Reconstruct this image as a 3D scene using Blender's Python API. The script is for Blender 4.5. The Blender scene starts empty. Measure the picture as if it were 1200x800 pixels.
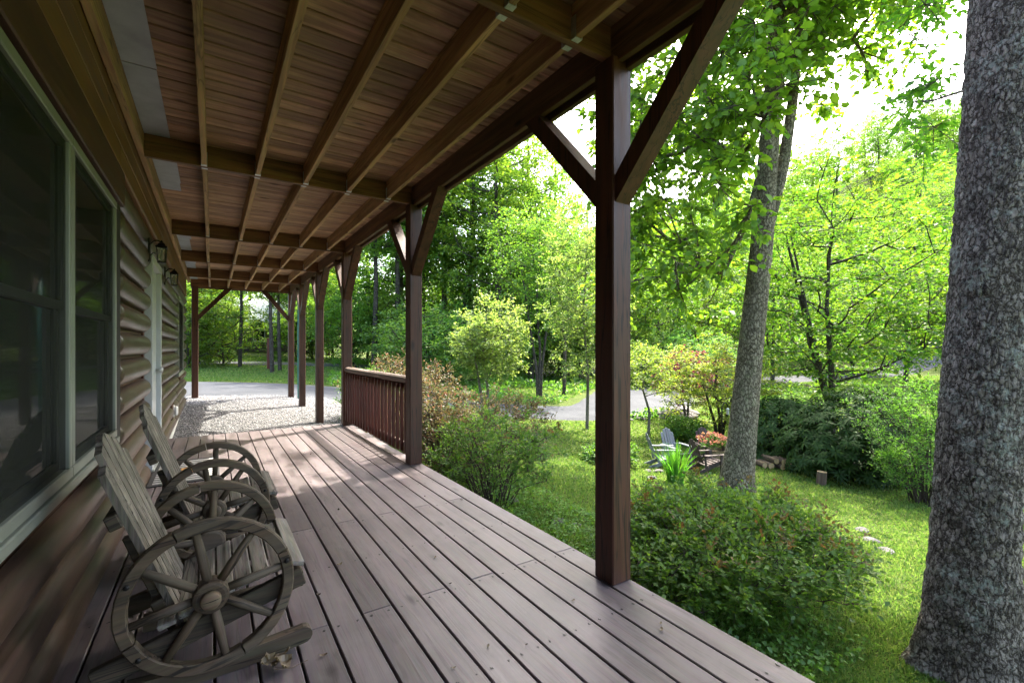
import bpy, math, random
import numpy as np
from mathutils import Vector, Matrix

random.seed(7)
SC = bpy.context.scene
COL = SC.collection
R = math.radians

# ------------------------------------------------------------------ camera
EYE = 1.26
YAW = R(33.35)
FPX = 533.3            # focal length for a frame 1200 wide
CX, CY = 600.0, 407.0
cam_d = bpy.data.cameras.new('camera')
cam_d.sensor_width = 36.0
cam_d.lens = 16.0
cam_d.shift_y = 7.0 / 1200.0
cam_d.clip_start = 0.05
cam_d.clip_end = 2000.0
cam = bpy.data.objects.new('camera', cam_d)
COL.objects.link(cam)
cam.location = (0, 0, EYE)
cam.rotation_euler = (R(90), 0, -YAW)
SC.camera = cam

# ------------------------------------------------------------------ sky and sun
SUN_AZ = R(66)         # from +Y towards +X
SUN_EL = R(52)
world = bpy.data.worlds.new('World')
SC.world = world
world.use_nodes = True
wn = world.node_tree.nodes
wl = world.node_tree.links
wn.clear()
sky = wn.new('ShaderNodeTexSky')
sky.sky_type = 'NISHITA'
sky.sun_disc = False
sky.sun_elevation = SUN_EL
sky.sun_rotation = SUN_AZ
sky.air_density = 1.0
sky.dust_density = 5.0
sky.ozone_density = 0.6
bg = wn.new('ShaderNodeBackground')
bg.inputs['Strength'].default_value = 0.15
wo = wn.new('ShaderNodeOutputWorld')
wl.new(sky.outputs[0], bg.inputs['Color'])
wl.new(bg.outputs[0], wo.inputs['Surface'])

sun_d = bpy.data.lights.new('sun', 'SUN')
sun_d.energy = 2.35
sun_d.angle = R(0.53)
sun_d.color = (1.0, 0.93, 0.80)
sun = bpy.data.objects.new('sun', sun_d)
COL.objects.link(sun)
to_sun = Vector((math.sin(SUN_AZ) * math.cos(SUN_EL), math.cos(SUN_AZ) * math.cos(SUN_EL), math.sin(SUN_EL)))
sun.rotation_euler = to_sun.to_track_quat('Z', 'Y').to_euler()
sun.location = to_sun * 60

SC.view_settings.view_transform = 'Standard'
SC.view_settings.look = 'None'
SC.view_settings.gamma = 1.0
SC.view_settings.exposure = 3.12
SC.view_settings.use_curve_mapping = False
SC.render.engine = 'CYCLES'
SC.cycles.use_denoising = True
SC.cycles.max_bounces = 7
SC.cycles.diffuse_bounces = 4
SC.cycles.glossy_bounces = 3
SC.cycles.transmission_bounces = 5
SC.cycles.transparent_max_bounces = 8
SC.cycles.sample_clamp_indirect = 6.0
SC.cycles.caustics_reflective = False
SC.cycles.caustics_refractive = False

# ------------------------------------------------------------------ plan helpers
SY, CYW = math.sin(YAW), math.cos(YAW)

def site(px, d):
    """ground plan (X, Y) of a bearing at a forward distance d"""
    u = (px - CX) / FPX
    return d * (SY + u * CYW), d * (CYW - u * SY)

# ------------------------------------------------------------------ object helpers
def link(o, parent=None):
    COL.objects.link(o)
    if parent is not None:
        o.parent = parent
    return o

def tag(o, label=None, cat=None, group=None, kind=None):
    if label: o['label'] = label
    if cat: o['category'] = cat
    if group: o['group'] = group
    if kind: o['kind'] = kind
    return o

def empty(name, loc=(0, 0, 0), rz=0.0, parent=None):
    o = bpy.data.objects.new(name, None)
    o.empty_display_size = 0.1
    link(o, parent)
    o.location = loc
    o.rotation_euler = (0, 0, rz)
    return o

def mesh_py(name, verts, faces, mat, smooth=False):
    me = bpy.data.meshes.new(name)
    me.from_pydata([tuple(v) for v in verts], [], faces)
    if mat is not None:
        me.materials.append(mat)
    if smooth:
        me.shade_smooth()
    me.update()
    return me

def mesh_np(name, V, F, mat, smooth=False):
    """V (n,3) floats, F (m,k) ints with k = 3 or 4"""
    V = np.ascontiguousarray(V, dtype=np.float32)
    F = np.ascontiguousarray(F, dtype=np.int32)
    me = bpy.data.meshes.new(name)
    n, m, k = len(V), len(F), F.shape[1]
    me.vertices.add(n)
    me.vertices.foreach_set('co', V.ravel())
    me.loops.add(m * k)
    me.loops.foreach_set('vertex_index', F.ravel())
    me.polygons.add(m)
    me.polygons.foreach_set('loop_start', np.arange(0, m * k, k, dtype=np.int32))
    me.polygons.foreach_set('loop_total', np.full(m, k, dtype=np.int32))
    if smooth:
        me.polygons.foreach_set('use_smooth', np.ones(m, dtype=bool))
    if mat is not None:
        me.materials.append(mat)
    me.update(calc_edges=True)
    return me

def put(name, me, parent=None, loc=(0, 0, 0), rot=(0, 0, 0), scale=None):
    o = bpy.data.objects.new(name, me)
    link(o, parent)
    o.location = loc
    o.rotation_euler = rot
    if scale is not None:
        o.scale = scale
    return o

def rel(parent, p):
    return (p[0] - parent.location.x, p[1] - parent.location.y, p[2] - parent.location.z)

def copy_tree(o, parent=None):
    c = o.copy()
    COL.objects.link(c)
    c.parent = parent
    for ch in o.children:
        copy_tree(ch, c)
    return c

class MB:
    """collects solid pieces for one mesh"""
    def __init__(self):
        self.v, self.f = [], []
    def add(self, v, f):
        n = len(self.v)
        self.v += [tuple(p) for p in v]
        self.f += [tuple(i + n for i in q) for q in f]
        return self
    def box(self, a, b, ch=0.0):
        v, f = cbox(b[0] - a[0], b[1] - a[1], b[2] - a[2], ch)
        c = [(a[i] + b[i]) / 2 for i in range(3)]
        return self.add([(p[0] + c[0], p[1] + c[1], p[2] + c[2]) for p in v], f)
    def bar(self, p0, p1, w, h, up=(0, 0, 1), ch=0.0):
        p0, p1, up = Vector(p0), Vector(p1), Vector(up)
        d = (p1 - p0)
        L = d.length
        d.normalize()
        s = d.cross(up)
        s.normalize()
        t = s.cross(d)
        v, f = cbox(L, w, h, ch)
        c = (p0 + p1) / 2
        return self.add([c + d * q[0] + s * q[1] + t * q[2] for q in v], f)
    def tube(self, pts, radii, n=6, cap=True):
        v, f = tube(pts, radii, n, cap)
        return self.add(v, f)
    def lathe(self, prof, n=16, c=(0, 0, 0), axis='z'):
        v, f = lathe(prof, n)
        if axis == 'y':
            v = [(p[0], p[2], p[1]) for p in v]
            f = [tuple(reversed(q)) for q in f]
        elif axis == 'x':
            v = [(p[2], p[0], p[1]) for p in v]
        return self.add([(p[0] + c[0], p[1] + c[1], p[2] + c[2]) for p in v], f)
    def mesh(self, name, mat, smooth=False):
        return mesh_py(name, self.v, self.f, mat, smooth)
    def build(self, name, mat, parent=None, smooth=False):
        """object with its origin at the middle of the piece; parent must be unrotated"""
        a = np.array(self.v)
        c = (a.min(0) + a.max(0)) / 2
        me = mesh_py(name, a - c, self.f, mat, smooth)
        base = (0, 0, 0)
        if parent is not None:
            base = world_loc(parent)
        return put(name, me, parent, (c[0] - base[0], c[1] - base[1], c[2] - base[2]))

def world_loc(o):
    x = y = z = 0.0
    while o is not None:
        x += o.location.x; y += o.location.y; z += o.location.z
        o = o.parent
    return (x, y, z)

def cbox(sx, sy, sz, ch=0.0):
    hx, hy, hz = sx / 2, sy / 2, sz / 2
    if ch <= 0:
        v = [(x, y, z) for x in (-hx, hx) for y in (-hy, hy) for z in (-hz, hz)]
        f = [(0, 1, 3, 2), (4, 6, 7, 5), (0, 4, 5, 1), (2, 3, 7, 6), (0, 2, 6, 4), (1, 5, 7, 3)]
        return v, f
    c = min(ch, hx * .9, hy * .9, hz * .9)
    v, idx = [], {}
    for ix, x in enumerate((-1, 1)):
        for iy, y in enumerate((-1, 1)):
            for iz, z in enumerate((-1, 1)):
                for ax in range(3):
                    p = [x * (hx - c), y * (hy - c), z * (hz - c)]
                    p[ax] = (x * hx, y * hy, z * hz)[ax]
                    idx[(x, y, z, ax)] = len(v)
                    v.append(tuple(p))
    f = []
    def I(x, y, z, a): return idx[(x, y, z, a)]
    for s in (-1, 1):
        q = [I(s, -1, -1, 0), I(s, 1, -1, 0), I(s, 1, 1, 0), I(s, -1, 1, 0)]
        f.append(tuple(q if s > 0 else reversed(q)))
        q = [I(-1, s, -1, 1), I(-1, s, 1, 1), I(1, s, 1, 1), I(1, s, -1, 1)]
        f.append(tuple(q if s > 0 else reversed(q)))
        q = [I(-1, -1, s, 2), I(1, -1, s, 2), I(1, 1, s, 2), I(-1, 1, s, 2)]
        f.append(tuple(q if s > 0 else reversed(q)))
    for a in (-1, 1):
        for b in (-1, 1):
            q = [I(a, b, -1, 0), I(a, b, -1, 1), I(a, b, 1, 1), I(a, b, 1, 0)]
            f.append(tuple(q if a * b > 0 else reversed(q)))
            q = [I(a, -1, b, 0), I(a, 1, b, 0), I(a, 1, b, 2), I(a, -1, b, 2)]
            f.append(tuple(q if a * b > 0 else reversed(q)))
            q = [I(-1, a, b, 1), I(-1, a, b, 2), I(1, a, b, 2), I(1, a, b, 1)]
            f.append(tuple(q if a * b > 0 else reversed(q)))
    for x in (-1, 1):
        for y in (-1, 1):
            for z in (-1, 1):
                q = [I(x, y, z, 0), I(x, y, z, 1), I(x, y, z, 2)]
                f.append(tuple(q if x * y * z > 0 else reversed(q)))
    return v, f

def tube(pts, radii, n=6, cap=True):
    pts = [Vector(p) for p in pts]
    v, f = [], []
    ref = Vector((0.31, 0.17, 0.93))
    for i, p in enumerate(pts):
        a = pts[max(i - 1, 0)]
        b = pts[min(i + 1, len(pts) - 1)]
        d = (b - a).normalized()
        if abs(d.dot(ref)) > .95:
            ref = Vector((0.9, 0.3, 0.1))
        s = d.cross(ref).normalized()
        t = d.cross(s).normalized()
        for k in range(n):
            an = 2 * math.pi * k / n
            v.append(p + (s * math.cos(an) + t * math.sin(an)) * radii[i])
    for i in range(len(pts) - 1):
        for k in range(n):
            k2 = (k + 1) % n
            f.append((i * n + k, (i + 1) * n + k, (i + 1) * n + k2, i * n + k2))
    if cap:
        f.append(tuple(range(n)))
        f.append(tuple(reversed(range((len(pts) - 1) * n, len(pts) * n))))
    return v, f

def lathe(prof, n=16):
    """profile [(r, z)] turned about z"""
    v, f = [], []
    for r, z in prof:
        for k in range(n):
            a = 2 * math.pi * k / n
            v.append((r * math.cos(a), r * math.sin(a), z))
    for i in range(len(prof) - 1):
        for k in range(n):
            k2 = (k + 1) % n
            f.append((i * n + k, i * n + k2, (i + 1) * n + k2, (i + 1) * n + k))
    f.append(tuple(reversed(range(n))))
    f.append(tuple(range((len(prof) - 1) * n, len(prof) * n)))
    return v, f

def prism(outline, depth):
    """outline of (a, b) points extruded: returns verts (a, b, c) c in -depth/2..depth/2"""
    n = len(outline)
    v = [(a, b, -depth / 2) for a, b in outline] + [(a, b, depth / 2) for a, b in outline]
    f = [tuple(reversed(range(n))), tuple(range(n, 2 * n))]
    for i in range(n):
        j = (i + 1) % n
        f.append((i, j, j + n, i + n))
    return v, f

# ------------------------------------------------------------------ materials
def new_mat(name):
    m = bpy.data.materials.new(name)
    m.use_nodes = True
    nt = m.node_tree
    nt.nodes.clear()
    out = nt.nodes.new('ShaderNodeOutputMaterial')
    return m, nt.nodes, nt.links, out

def ramp(nodes, stops):
    r = nodes.new('ShaderNodeValToRGB')
    e = r.color_ramp.elements
    while len(e) < len(stops):
        e.new(0.5)
    for el, (p, c) in zip(e, stops):
        el.position = p
        el.color = (c[0], c[1], c[2], 1)
    return r

def math_node(nodes, op, a=None, b=None):
    n = nodes.new('ShaderNodeMath')
    n.operation = op
    for i, x in enumerate((a, b)):
        if isinstance(x, (int, float)):
            n.inputs[i].default_value = x
    return n

def varied_coords(nodes, links, spread=37.0):
    """object coordinates shifted by each object's own random number"""
    tc = nodes.new('ShaderNodeTexCoord')
    oi = nodes.new('ShaderNodeObjectInfo')
    sc = nodes.new('ShaderNodeVectorMath'); sc.operation = 'SCALE'
    sc.inputs[0].default_value = (spread, spread * 1.7, spread * .6)
    links.new(oi.outputs['Random'], sc.inputs['Scale'])
    ad = nodes.new('ShaderNodeVectorMath'); ad.operation = 'ADD'
    links.new(tc.outputs['Object'], ad.inputs[0])
    links.new(sc.outputs[0], ad.inputs[1])
    return ad.outputs[0], oi

def noise(nodes, links, vec, scale, detail=4, rough=.55, dist=0.0, stretch=None):
    n = nodes.new('ShaderNodeTexNoise')
    n.inputs['Scale'].default_value = scale
    n.inputs['Detail'].default_value = detail
    n.inputs['Roughness'].default_value = rough
    n.inputs['Distortion'].default_value = dist
    if stretch is not None:
        mp = nodes.new('ShaderNodeMapping')
        mp.inputs['Scale'].default_value = stretch
        links.new(vec, mp.inputs['Vector'])
        vec = mp.outputs[0]
    if vec is not None:
        links.new(vec, n.inputs['Vector'])
    return n

def mixc(nodes, links, blend, fac, a, b):
    m = nodes.new('ShaderNodeMix')
    m.data_type = 'RGBA'
    m.blend_type = blend
    for sock, x in ((m.inputs[0], fac), (m.inputs[6], a), (m.inputs[7], b)):
        if isinstance(x, (int, float)):
            sock.default_value = x
        elif isinstance(x, tuple):
            sock.default_value = (x[0], x[1], x[2], 1)
        else:
            links.new(x, sock)
    return m.outputs[2]

def wood_mat(name, dark, light, axis='y', rough=.6, grain=24.0, bump=.25, vary=.35, stain=None, stain_amt=.5, spec=.4, knots=True, cracks=0.0):
    m, N, L, out = new_mat(name)
    vec, oi = varied_coords(N, L)
    st = {'x': (.06, 1, 1), 'y': (1, .06, 1), 'z': (1, 1, .06)}[axis]
    g = noise(N, L, vec, grain, 6, .62, .6, st)
    g2 = noise(N, L, vec, grain * 5, 3, .6, 0, st)
    cr = ramp(N, [(.36, dark), (.64, light)])
    L.new(g.outputs['Fac'], cr.inputs[0])
    c = mixc(N, L, 'MULTIPLY', .45, cr.outputs[0], g2.outputs['Color'])
    gain = N.new('ShaderNodeHueSaturation')
    gain.inputs['Saturation'].default_value = 1.0
    mr = N.new('ShaderNodeMapRange')
    mr.inputs[3].default_value = 1.25 - vary
    mr.inputs[4].default_value = 1.25 + vary
    L.new(oi.outputs['Random'], mr.inputs[0])
    L.new(mr.outputs[0], gain.inputs['Value'])
    L.new(c, gain.inputs['Color'])
    c = gain.outputs[0]
    if knots:
        vo = N.new('ShaderNodeTexVoronoi')
        vo.inputs['Scale'].default_value = 5.0
        mp = N.new('ShaderNodeMapping')
        mp.inputs['Scale'].default_value = {'x': (.35, 1, 1), 'y': (1, .35, 1), 'z': (1, 1, .35)}[axis]
        L.new(vec, mp.inputs['Vector'])
        L.new(mp.outputs[0], vo.inputs['Vector'])
        kr = ramp(N, [(.05, (1, 1, 1)), (.13, (0, 0, 0))])
        L.new(vo.outputs['Distance'], kr.inputs[0])
        c = mixc(N, L, 'MIX', kr.outputs[0], c, tuple(.45 * x for x in dark))
    if cracks > 0:
        ck = noise(N, L, vec, 9.0, 4, .6, .4, {'x': (.05, 1, 1), 'y': (1, .05, 1), 'z': (1, 1, .05)}[axis])
        cs = math_node(N, 'SUBTRACT', None, .5); L.new(ck.outputs['Fac'], cs.inputs[0])
        ca = math_node(N, 'ABSOLUTE'); L.new(cs.outputs[0], ca.inputs[0])
        cq = ramp(N, [(.004, (cracks,) * 3), (.014, (0, 0, 0))]); L.new(ca.outputs[0], cq.inputs[0])
        c = mixc(N, L, 'MIX', cq.outputs[0], c, tuple(.3 * x for x in dark))
    if stain is not None:
        s = noise(N, L, vec, 2.2, 5, .65, .3)
        sr = ramp(N, [(.45, (0, 0, 0)), (.7, (stain_amt,) * 3)])
        L.new(s.outputs['Fac'], sr.inputs[0])
        c = mixc(N, L, 'MIX', sr.outputs[0], c, stain)
    p = N.new('ShaderNodeBsdfPrincipled')
    L.new(c, p.inputs['Base Color'])
    rr = ramp(N, [(.2, (rough - .12,) * 3), (.8, (min(1, rough + .12),) * 3)])
    L.new(g.outputs['Fac'], rr.inputs[0])
    L.new(rr.outputs[0], p.inputs['Roughness'])
    p.inputs['Specular IOR Level'].default_value = spec
    b = N.new('ShaderNodeBump')
    b.inputs['Strength'].default_value = bump
    b.inputs['Distance'].default_value = .004
    L.new(g.outputs['Fac'], b.inputs['Height'])
    L.new(b.outputs[0], p.inputs['Normal'])
    L.new(p.outputs[0], out.inputs[0])
    return m

def plain_mat(name, col, rough=.5, metal=0.0, vary=.12, scale=14.0, spec=.5, bump=.1):
    m, N, L, out = new_mat(name)
    vec, oi = varied_coords(N, L)
    g = noise(N, L, vec, scale, 5, .6)
    cr = ramp(N, [(.3, tuple(x * (1 - vary) for x in col)), (.7, tuple(min(1, x * (1 + vary)) for x in col))])
    L.new(g.outputs['Fac'], cr.inputs[0])
    p = N.new('ShaderNodeBsdfPrincipled')
    L.new(cr.outputs[0], p.inputs['Base Color'])
    p.inputs['Roughness'].default_value = rough
    p.inputs['Metallic'].default_value = metal
    p.inputs['Specular IOR Level'].default_value = spec
    if bump:
        b = N.new('ShaderNodeBump')
        b.inputs['Strength'].default_value = bump
        b.inputs['Distance'].default_value = .01
        L.new(g.outputs['Fac'], b.inputs['Height'])
        L.new(b.outputs[0], p.inputs['Normal'])
    L.new(p.outputs[0], out.inputs[0])
    return m

def leaf_mat(name, cols, trans=.58, gloss=.022, grough=.45, tboost=(1.35, 1.3, .5)):
    """each leaf (mesh island) takes its own tone"""
    m, N, L, out = new_mat(name)
    ge = N.new('ShaderNodeNewGeometry')
    k = len(cols)
    cr = ramp(N, [(i / max(1, k - 1), c) for i, c in enumerate(cols)])
    L.new(ge.outputs['Random Per Island'], cr.inputs[0])
    oi = N.new('ShaderNodeObjectInfo')
    hs = N.new('ShaderNodeHueSaturation')
    mr = N.new('ShaderNodeMapRange')
    mr.inputs[3].default_value = .485
    mr.inputs[4].default_value = .515
    L.new(oi.outputs['Random'], mr.inputs[0])
    L.new(mr.outputs[0], hs.inputs['Hue'])
    L.new(cr.outputs[0], hs.inputs['Color'])
    d = N.new('ShaderNodeBsdfDiffuse')
    L.new(hs.outputs[0], d.inputs['Color'])
    t = N.new('ShaderNodeBsdfTranslucent')
    tc = mixc(N, L, 'MULTIPLY', 1.0, hs.outputs[0], tboost)
    L.new(tc, t.inputs['Color'])
    mx = N.new('ShaderNodeMixShader')
    mx.inputs[0].default_value = trans
    L.new(d.outputs[0], mx.inputs[1])
    L.new(t.outputs[0], mx.inputs[2])
    g = N.new('ShaderNodeBsdfGlossy')
    g.inputs['Roughness'].default_value = grough
    g.inputs['Color'].default_value = (1, 1, 1, 1)
    m2 = N.new('ShaderNodeMixShader')
    m2.inputs[0].default_value = gloss
    L.new(mx.outputs[0], m2.inputs[1])
    L.new(g.outputs[0], m2.inputs[2])
    L.new(m2.outputs[0], out.inputs[0])
    return m

M = {}
M['post'] = wood_mat('stained post wood', (.040, .013, .007), (.092, .034, .019), 'z', .55, 18, .5, .2, stain=(.055, .032, .021), stain_amt=.5, cracks=.9)
M['rail'] = wood_mat('stained rail wood', (.052, .012, .008), (.12, .032, .02), 'z', .5, 22, .3, .25)
M['rail_top'] = wood_mat('weathered rail wood', (.10, .075, .06), (.24, .19, .16), 'y', .7, 22, .4, .2)
M['beam'] = wood_mat('dark beam wood', (.085, .036, .014), (.21, .10, .042), 'x', .65, 16, .4, .22, cracks=.5)
M['joist'] = wood_mat('treated joist wood', (.25, .142, .062), (.52, .33, .16), 'y', .7, 18, .4, .2, cracks=.5)
M['rim'] = wood_mat('rim beam wood', (.065, .032, .014), (.18, .095, .043), 'y', .65, 16, .4, .2, cracks=.5)
M['ceil'] = wood_mat('upper deck underside wood', (.23, .125, .060), (.50, .325, .185), 'x', .7, 17, .6, .34, stain=(.15, .078, .036), stain_amt=.6)
M['deck'] = wood_mat('purple brown deck stain', (.090, .071, .075), (.152, .125, .130), 'y', .48, 20, .4, .24, stain=(.178, .152, .154), stain_amt=.55, spec=.5, cracks=.35)
M['log'] = wood_mat('log siding stain', (.042, .026, .018), (.092, .058, .041), 'y', .36, 22, .5, .15, stain=(.080, .042, .028), stain_amt=.45, cracks=.35, spec=.5)
M['plank'] = wood_mat('warm plank stain', (.105, .050, .016), (.21, .105, .035), 'y', .5, 13, .3, .15)
M['header'] = wood_mat('dark header stain', (.05, .022, .012), (.10, .045, .022), 'y', .6, 15, .4, .1)
M['trim'] = wood_mat('dark red trim', (.06, .015, .010), (.10, .028, .018), 'z', .5, 15, .2, .1, knots=False)
M['wheel'] = wood_mat('weathered wheel wood', (.026, .017, .009), (.125, .090, .055), 'x', .7, 14, .8, .25, stain=(.16, .14, .11), stain_amt=.5, cracks=.9)
M['slat'] = wood_mat('grey weathered slat wood', (.075, .063, .048), (.27, .237, .195), 'z', .7, 26, .7, .25, cracks=.8)
M['seat'] = wood_mat('grey weathered seat wood', (.09, .08, .066), (.30, .275, .24), 'y', .7, 24, .7, .25, cracks=.8)
M['chair_dark'] = wood_mat('dark rocker wood', (.030, .022, .013), (.105, .08, .052), 'x', .7, 16, .7, .25, cracks=.8)
M['vinyl'] = plain_mat('pale window vinyl', (.21, .225, .19), .4, 0, .06, 6)
M['sash'] = plain_mat('sash darkened for screen shade', (.07, .078, .066), .5, 0, .08, 6)  # the screen's dimming is put into the sash colour
M['white'] = plain_mat('white painted trim', (.46, .49, .50), .45, 0, .05, 5)
M['door'] = plain_mat('pale blue grey door paint', (.43, .49, .52), .4, 0, .05, 5)
M['black'] = plain_mat('black gap', (.012, .010, .009), .8, 0, .2)
M['iron'] = plain_mat('black lantern metal', (.018, .017, .016), .4, .6, .2)
M['steel'] = plain_mat('galvanised steel', (.55, .56, .56), .45, .8, .2, 30)
M['flash'] = plain_mat('grey flashing metal', (.33, .36, .38), .5, .3, .18, 5)
M['concrete'] = plain_mat('painted foundation', (.50, .53, .50), .8, 0, .12, 9)
M['teal'] = plain_mat('teal painted pipe', (.02, .20, .19), .45, 0, .15)
M['mat_dark'] = plain_mat('black rubber mat', (.03, .03, .032), .85, 0, .3, 60)
M['mat_pale'] = plain_mat('pale mat fibre', (.34, .34, .33), .95, 0, .3, 80)
M['mat_orange'] = plain_mat('orange mat print', (.55, .28, .07), .9, 0, .25, 60)
M['plastic'] = plain_mat('white outlet plastic', (.7, .7, .68), .4, 0, .05)
M['adk_grey'] = wood_mat('pale grey garden chair paint', (.13, .14, .155), (.20, .215, .235), 'z', .85, 14, .1, .06, knots=False)
M['adk_brown'] = wood_mat('dark brown garden chair wood', (.035, .024, .022), (.085, .06, .055), 'z', .75, 14, .2, .15, knots=False)
M['pot'] = plain_mat('wooden planter', (.20, .15, .08), .8, 0, .3, 20)
M['rock'] = plain_mat('field stone', (.085, .08, .075), .9, 0, .45, 7, bump=.6)
M['cut'] = plain_mat('cut log end', (.52, .36, .20), .8, 0, .3, 22)
M['dry'] = leaf_mat('dry leaf', [(.16, .12, .08), (.22, .18, .13), (.10, .065, .04)], .2, .02)
# ------------------------------------------------------------------ terrain
def _ctl():
    P = []
    for px, py, d in ((690, 492, 15.3), (770, 468, 19.5), (960, 443, 33.0), (1080, 436, 40.0), (545, 478, 15.5),
                      (760, 509, 12.6), (785, 552, 9.8), (862, 574, 7.9), (910, 545, 10.2), (962, 568, 8.5),
                      (1085, 582, 8.0), (650, 612, 4.9), (1000, 580, 8.7), (1060, 462, 24.0), (620, 445, 30.0)):
        x, y = site(px, d)
        P.append((x, y, EYE - (py - CY) / FPX * d))
    P += [(4.03, .82, -.82), (2.0, 1.8, -.58), (2.0, 4.6, -.50), (2.0, 7.6, -.40), (1.83, 9.9, -.32), (1.83, 12.1, -.21),
          (1.83, 14.0, -.17), (-.4, 14.0, -.06), (0.3, 9.0, -.30), (-.5, 2, -.6), (-3, 5, -.5), (-.5, -4, -.7), (3, -4, -.9),
          (9, -5, -1.5), (2.3, 18.2, -.12), (-.6, 23.4, .0), (-6, 20, .05), (4.5, 30.5, .2), (-8, 36, .6), (14, 24, -.4),
          (20, 30, -.3), (-25, 10, .4), (-20, 45, 1.5), (20, 60, .6), (60, 30, -.6), (60, -5, -1.4), (40, -30, -2.0),
          (-30, -30, 0), (5, -30, -2.0), (45, 60, 0), (0, 65, 1.6), (16, 5, -1.55), (25, 4, -1.4)]
    return np.array(P, dtype=np.float64)

_C = _ctl()
def _tps_kernel(r2):
    return np.where(r2 > 1e-9, .5 * r2 * np.log(np.maximum(r2, 1e-9)), 0.0)
def _tps_fit():
    n = len(_C)
    d2 = ((_C[:, None, :2] - _C[None, :, :2]) ** 2).sum(-1)
    K = _tps_kernel(d2) + np.eye(n) * 2.0
    Pm = np.hstack([np.ones((n, 1)), _C[:, :2]])
    A = np.zeros((n + 3, n + 3))
    A[:n, :n] = K; A[:n, n:] = Pm; A[n:, :n] = Pm.T
    b = np.zeros(n + 3); b[:n] = _C[:, 2]
    return np.linalg.solve(A, b)
_W = _tps_fit()
_AZ = np.radians([-180, -60, -20, 0, 20, 45, 52, 60, 70, 80, 100, 130, 180])
_HH = np.array([4, 6, 9, 10, 13, 23, 29, 36, 43, 47, 46, 20, 4.0])

def ground_np(x, y):
    x = np.asarray(x, dtype=np.float64); y = np.asarray(y, dtype=np.float64)
    sh = x.shape
    xf, yf = x.ravel(), y.ravel()
    rr = np.hypot(xf, yf)
    k = np.minimum(1.0, 62.0 / np.maximum(rr, 1e-6))
    xc, yc = xf * k, yf * k
    n = len(_C)
    z = _W[n] + _W[n + 1] * xc + _W[n + 2] * yc
    for i in range(n):
        z = z + _W[i] * _tps_kernel((xc - _C[i, 0]) ** 2 + (yc - _C[i, 1]) ** 2)
    az = np.arctan2(xf, yf)
    t = np.clip((rr - 44) / 100.0, 0, 1)
    t = t * t * (3 - 2 * t)
    z = z + np.interp(az, _AZ, _HH) * t
    return z.reshape(sh)

def ground(x, y):
    return float(ground_np(np.array([x]), np.array([y]))[0])

def survey(px, py):
    """where the sight line of that bearing and dip meets the ground"""
    dmin, dmax = 1.5, 60.0
    ds = np.linspace(dmin, dmax, 1200)
    u = (px - CX) / FPX
    xs = ds * (SY + u * CYW); ys = ds * (CYW - u * SY)
    zs = EYE - (py - CY) / FPX * ds
    hit = np.nonzero(zs <= ground_np(xs, ys))[0]
    i = hit[0] if len(hit) else -1
    return float(xs[i]), float(ys[i]), float(ground_np(xs[i:i + 1] if i >= 0 else xs[-1:], ys[i:i + 1] if i >= 0 else ys[-1:])[0])

def soil_mat():
    m, N, L, out = new_mat('lawn soil and turf')
    tc = N.new('ShaderNodeTexCoord')
    v = tc.outputs['Object']
    n1 = noise(N, L, v, .35, 5, .6)
    n2 = noise(N, L, v, 9, 6, .7)
    n3 = noise(N, L, v, 70, 3, .7)
    c1 = ramp(N, [(.3, (.07, .105, .024)), (.55, (.105, .15, .033)), (.75, (.15, .17, .052))])
    L.new(n1.outputs['Fac'], c1.inputs[0])
    c2 = ramp(N, [(.35, (.45, .42, .35)), (.65, (1.15, 1.15, 1.1))])
    L.new(n2.outputs['Fac'], c2.inputs[0])
    c = mixc(N, L, 'MULTIPLY', .8, c1.outputs[0], c2.outputs[0])
    c = mixc(N, L, 'MULTIPLY', .5, c, n3.outputs['Color'])
    p = N.new('ShaderNodeBsdfPrincipled')
    L.new(c, p.inputs['Base Color'])
    p.inputs['Roughness'].default_value = .95
    p.inputs['Specular IOR Level'].default_value = .1
    b = N.new('ShaderNodeBump')
    b.inputs['Strength'].default_value = .9
    b.inputs['Distance'].default_value = .05
    L.new(n2.outputs['Fac'], b.inputs['Height'])
    L.new(b.outputs[0], p.inputs['Normal'])
    L.new(p.outputs[0], out.inputs[0])
    return m
M['soil'] = soil_mat()

def grit_mat(name, stops, s1, s2, rough=.9, bump=.5):
    m, N, L, out = new_mat(name)
    tc = N.new('ShaderNodeTexCoord')
    v = tc.outputs['Object']
    n1 = noise(N, L, v, s1, 6, .7)
    n2 = noise(N, L, v, s2, 4, .7)
    c1 = ramp(N, stops)
    L.new(n1.outputs['Fac'], c1.inputs[0])
    c2 = ramp(N, [(.3, (.6, .6, .6)), (.7, (1.25, 1.25, 1.25))])
    L.new(n2.outputs['Fac'], c2.inputs[0])
    c = mixc(N, L, 'MULTIPLY', .8, c1.outputs[0], c2.outputs[0])
    p = N.new('ShaderNodeBsdfPrincipled')
    L.new(c, p.inputs['Base Color'])
    p.inputs['Roughness'].default_value = rough
    p.inputs['Specular IOR Level'].default_value = .08
    b = N.new('ShaderNodeBump')
    b.inputs['Strength'].default_value = bump
    b.inputs['Distance'].default_value = .01
    L.new(n2.outputs['Fac'], b.inputs['Height'])
    L.new(b.outputs[0], p.inputs['Normal'])
    L.new(p.outputs[0], out.inputs[0])
    return m
M['asphalt'] = grit_mat('worn grey asphalt', [(.3, (.046, .05, .057)), (.7, (.078, .083, .092))], .8, 120, .85, .3)
M['gravelbed'] = grit_mat('gravel bed', [(.3, (.08, .08, .078)), (.7, (.16, .16, .155))], 3, 60, .95, .8)

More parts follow.
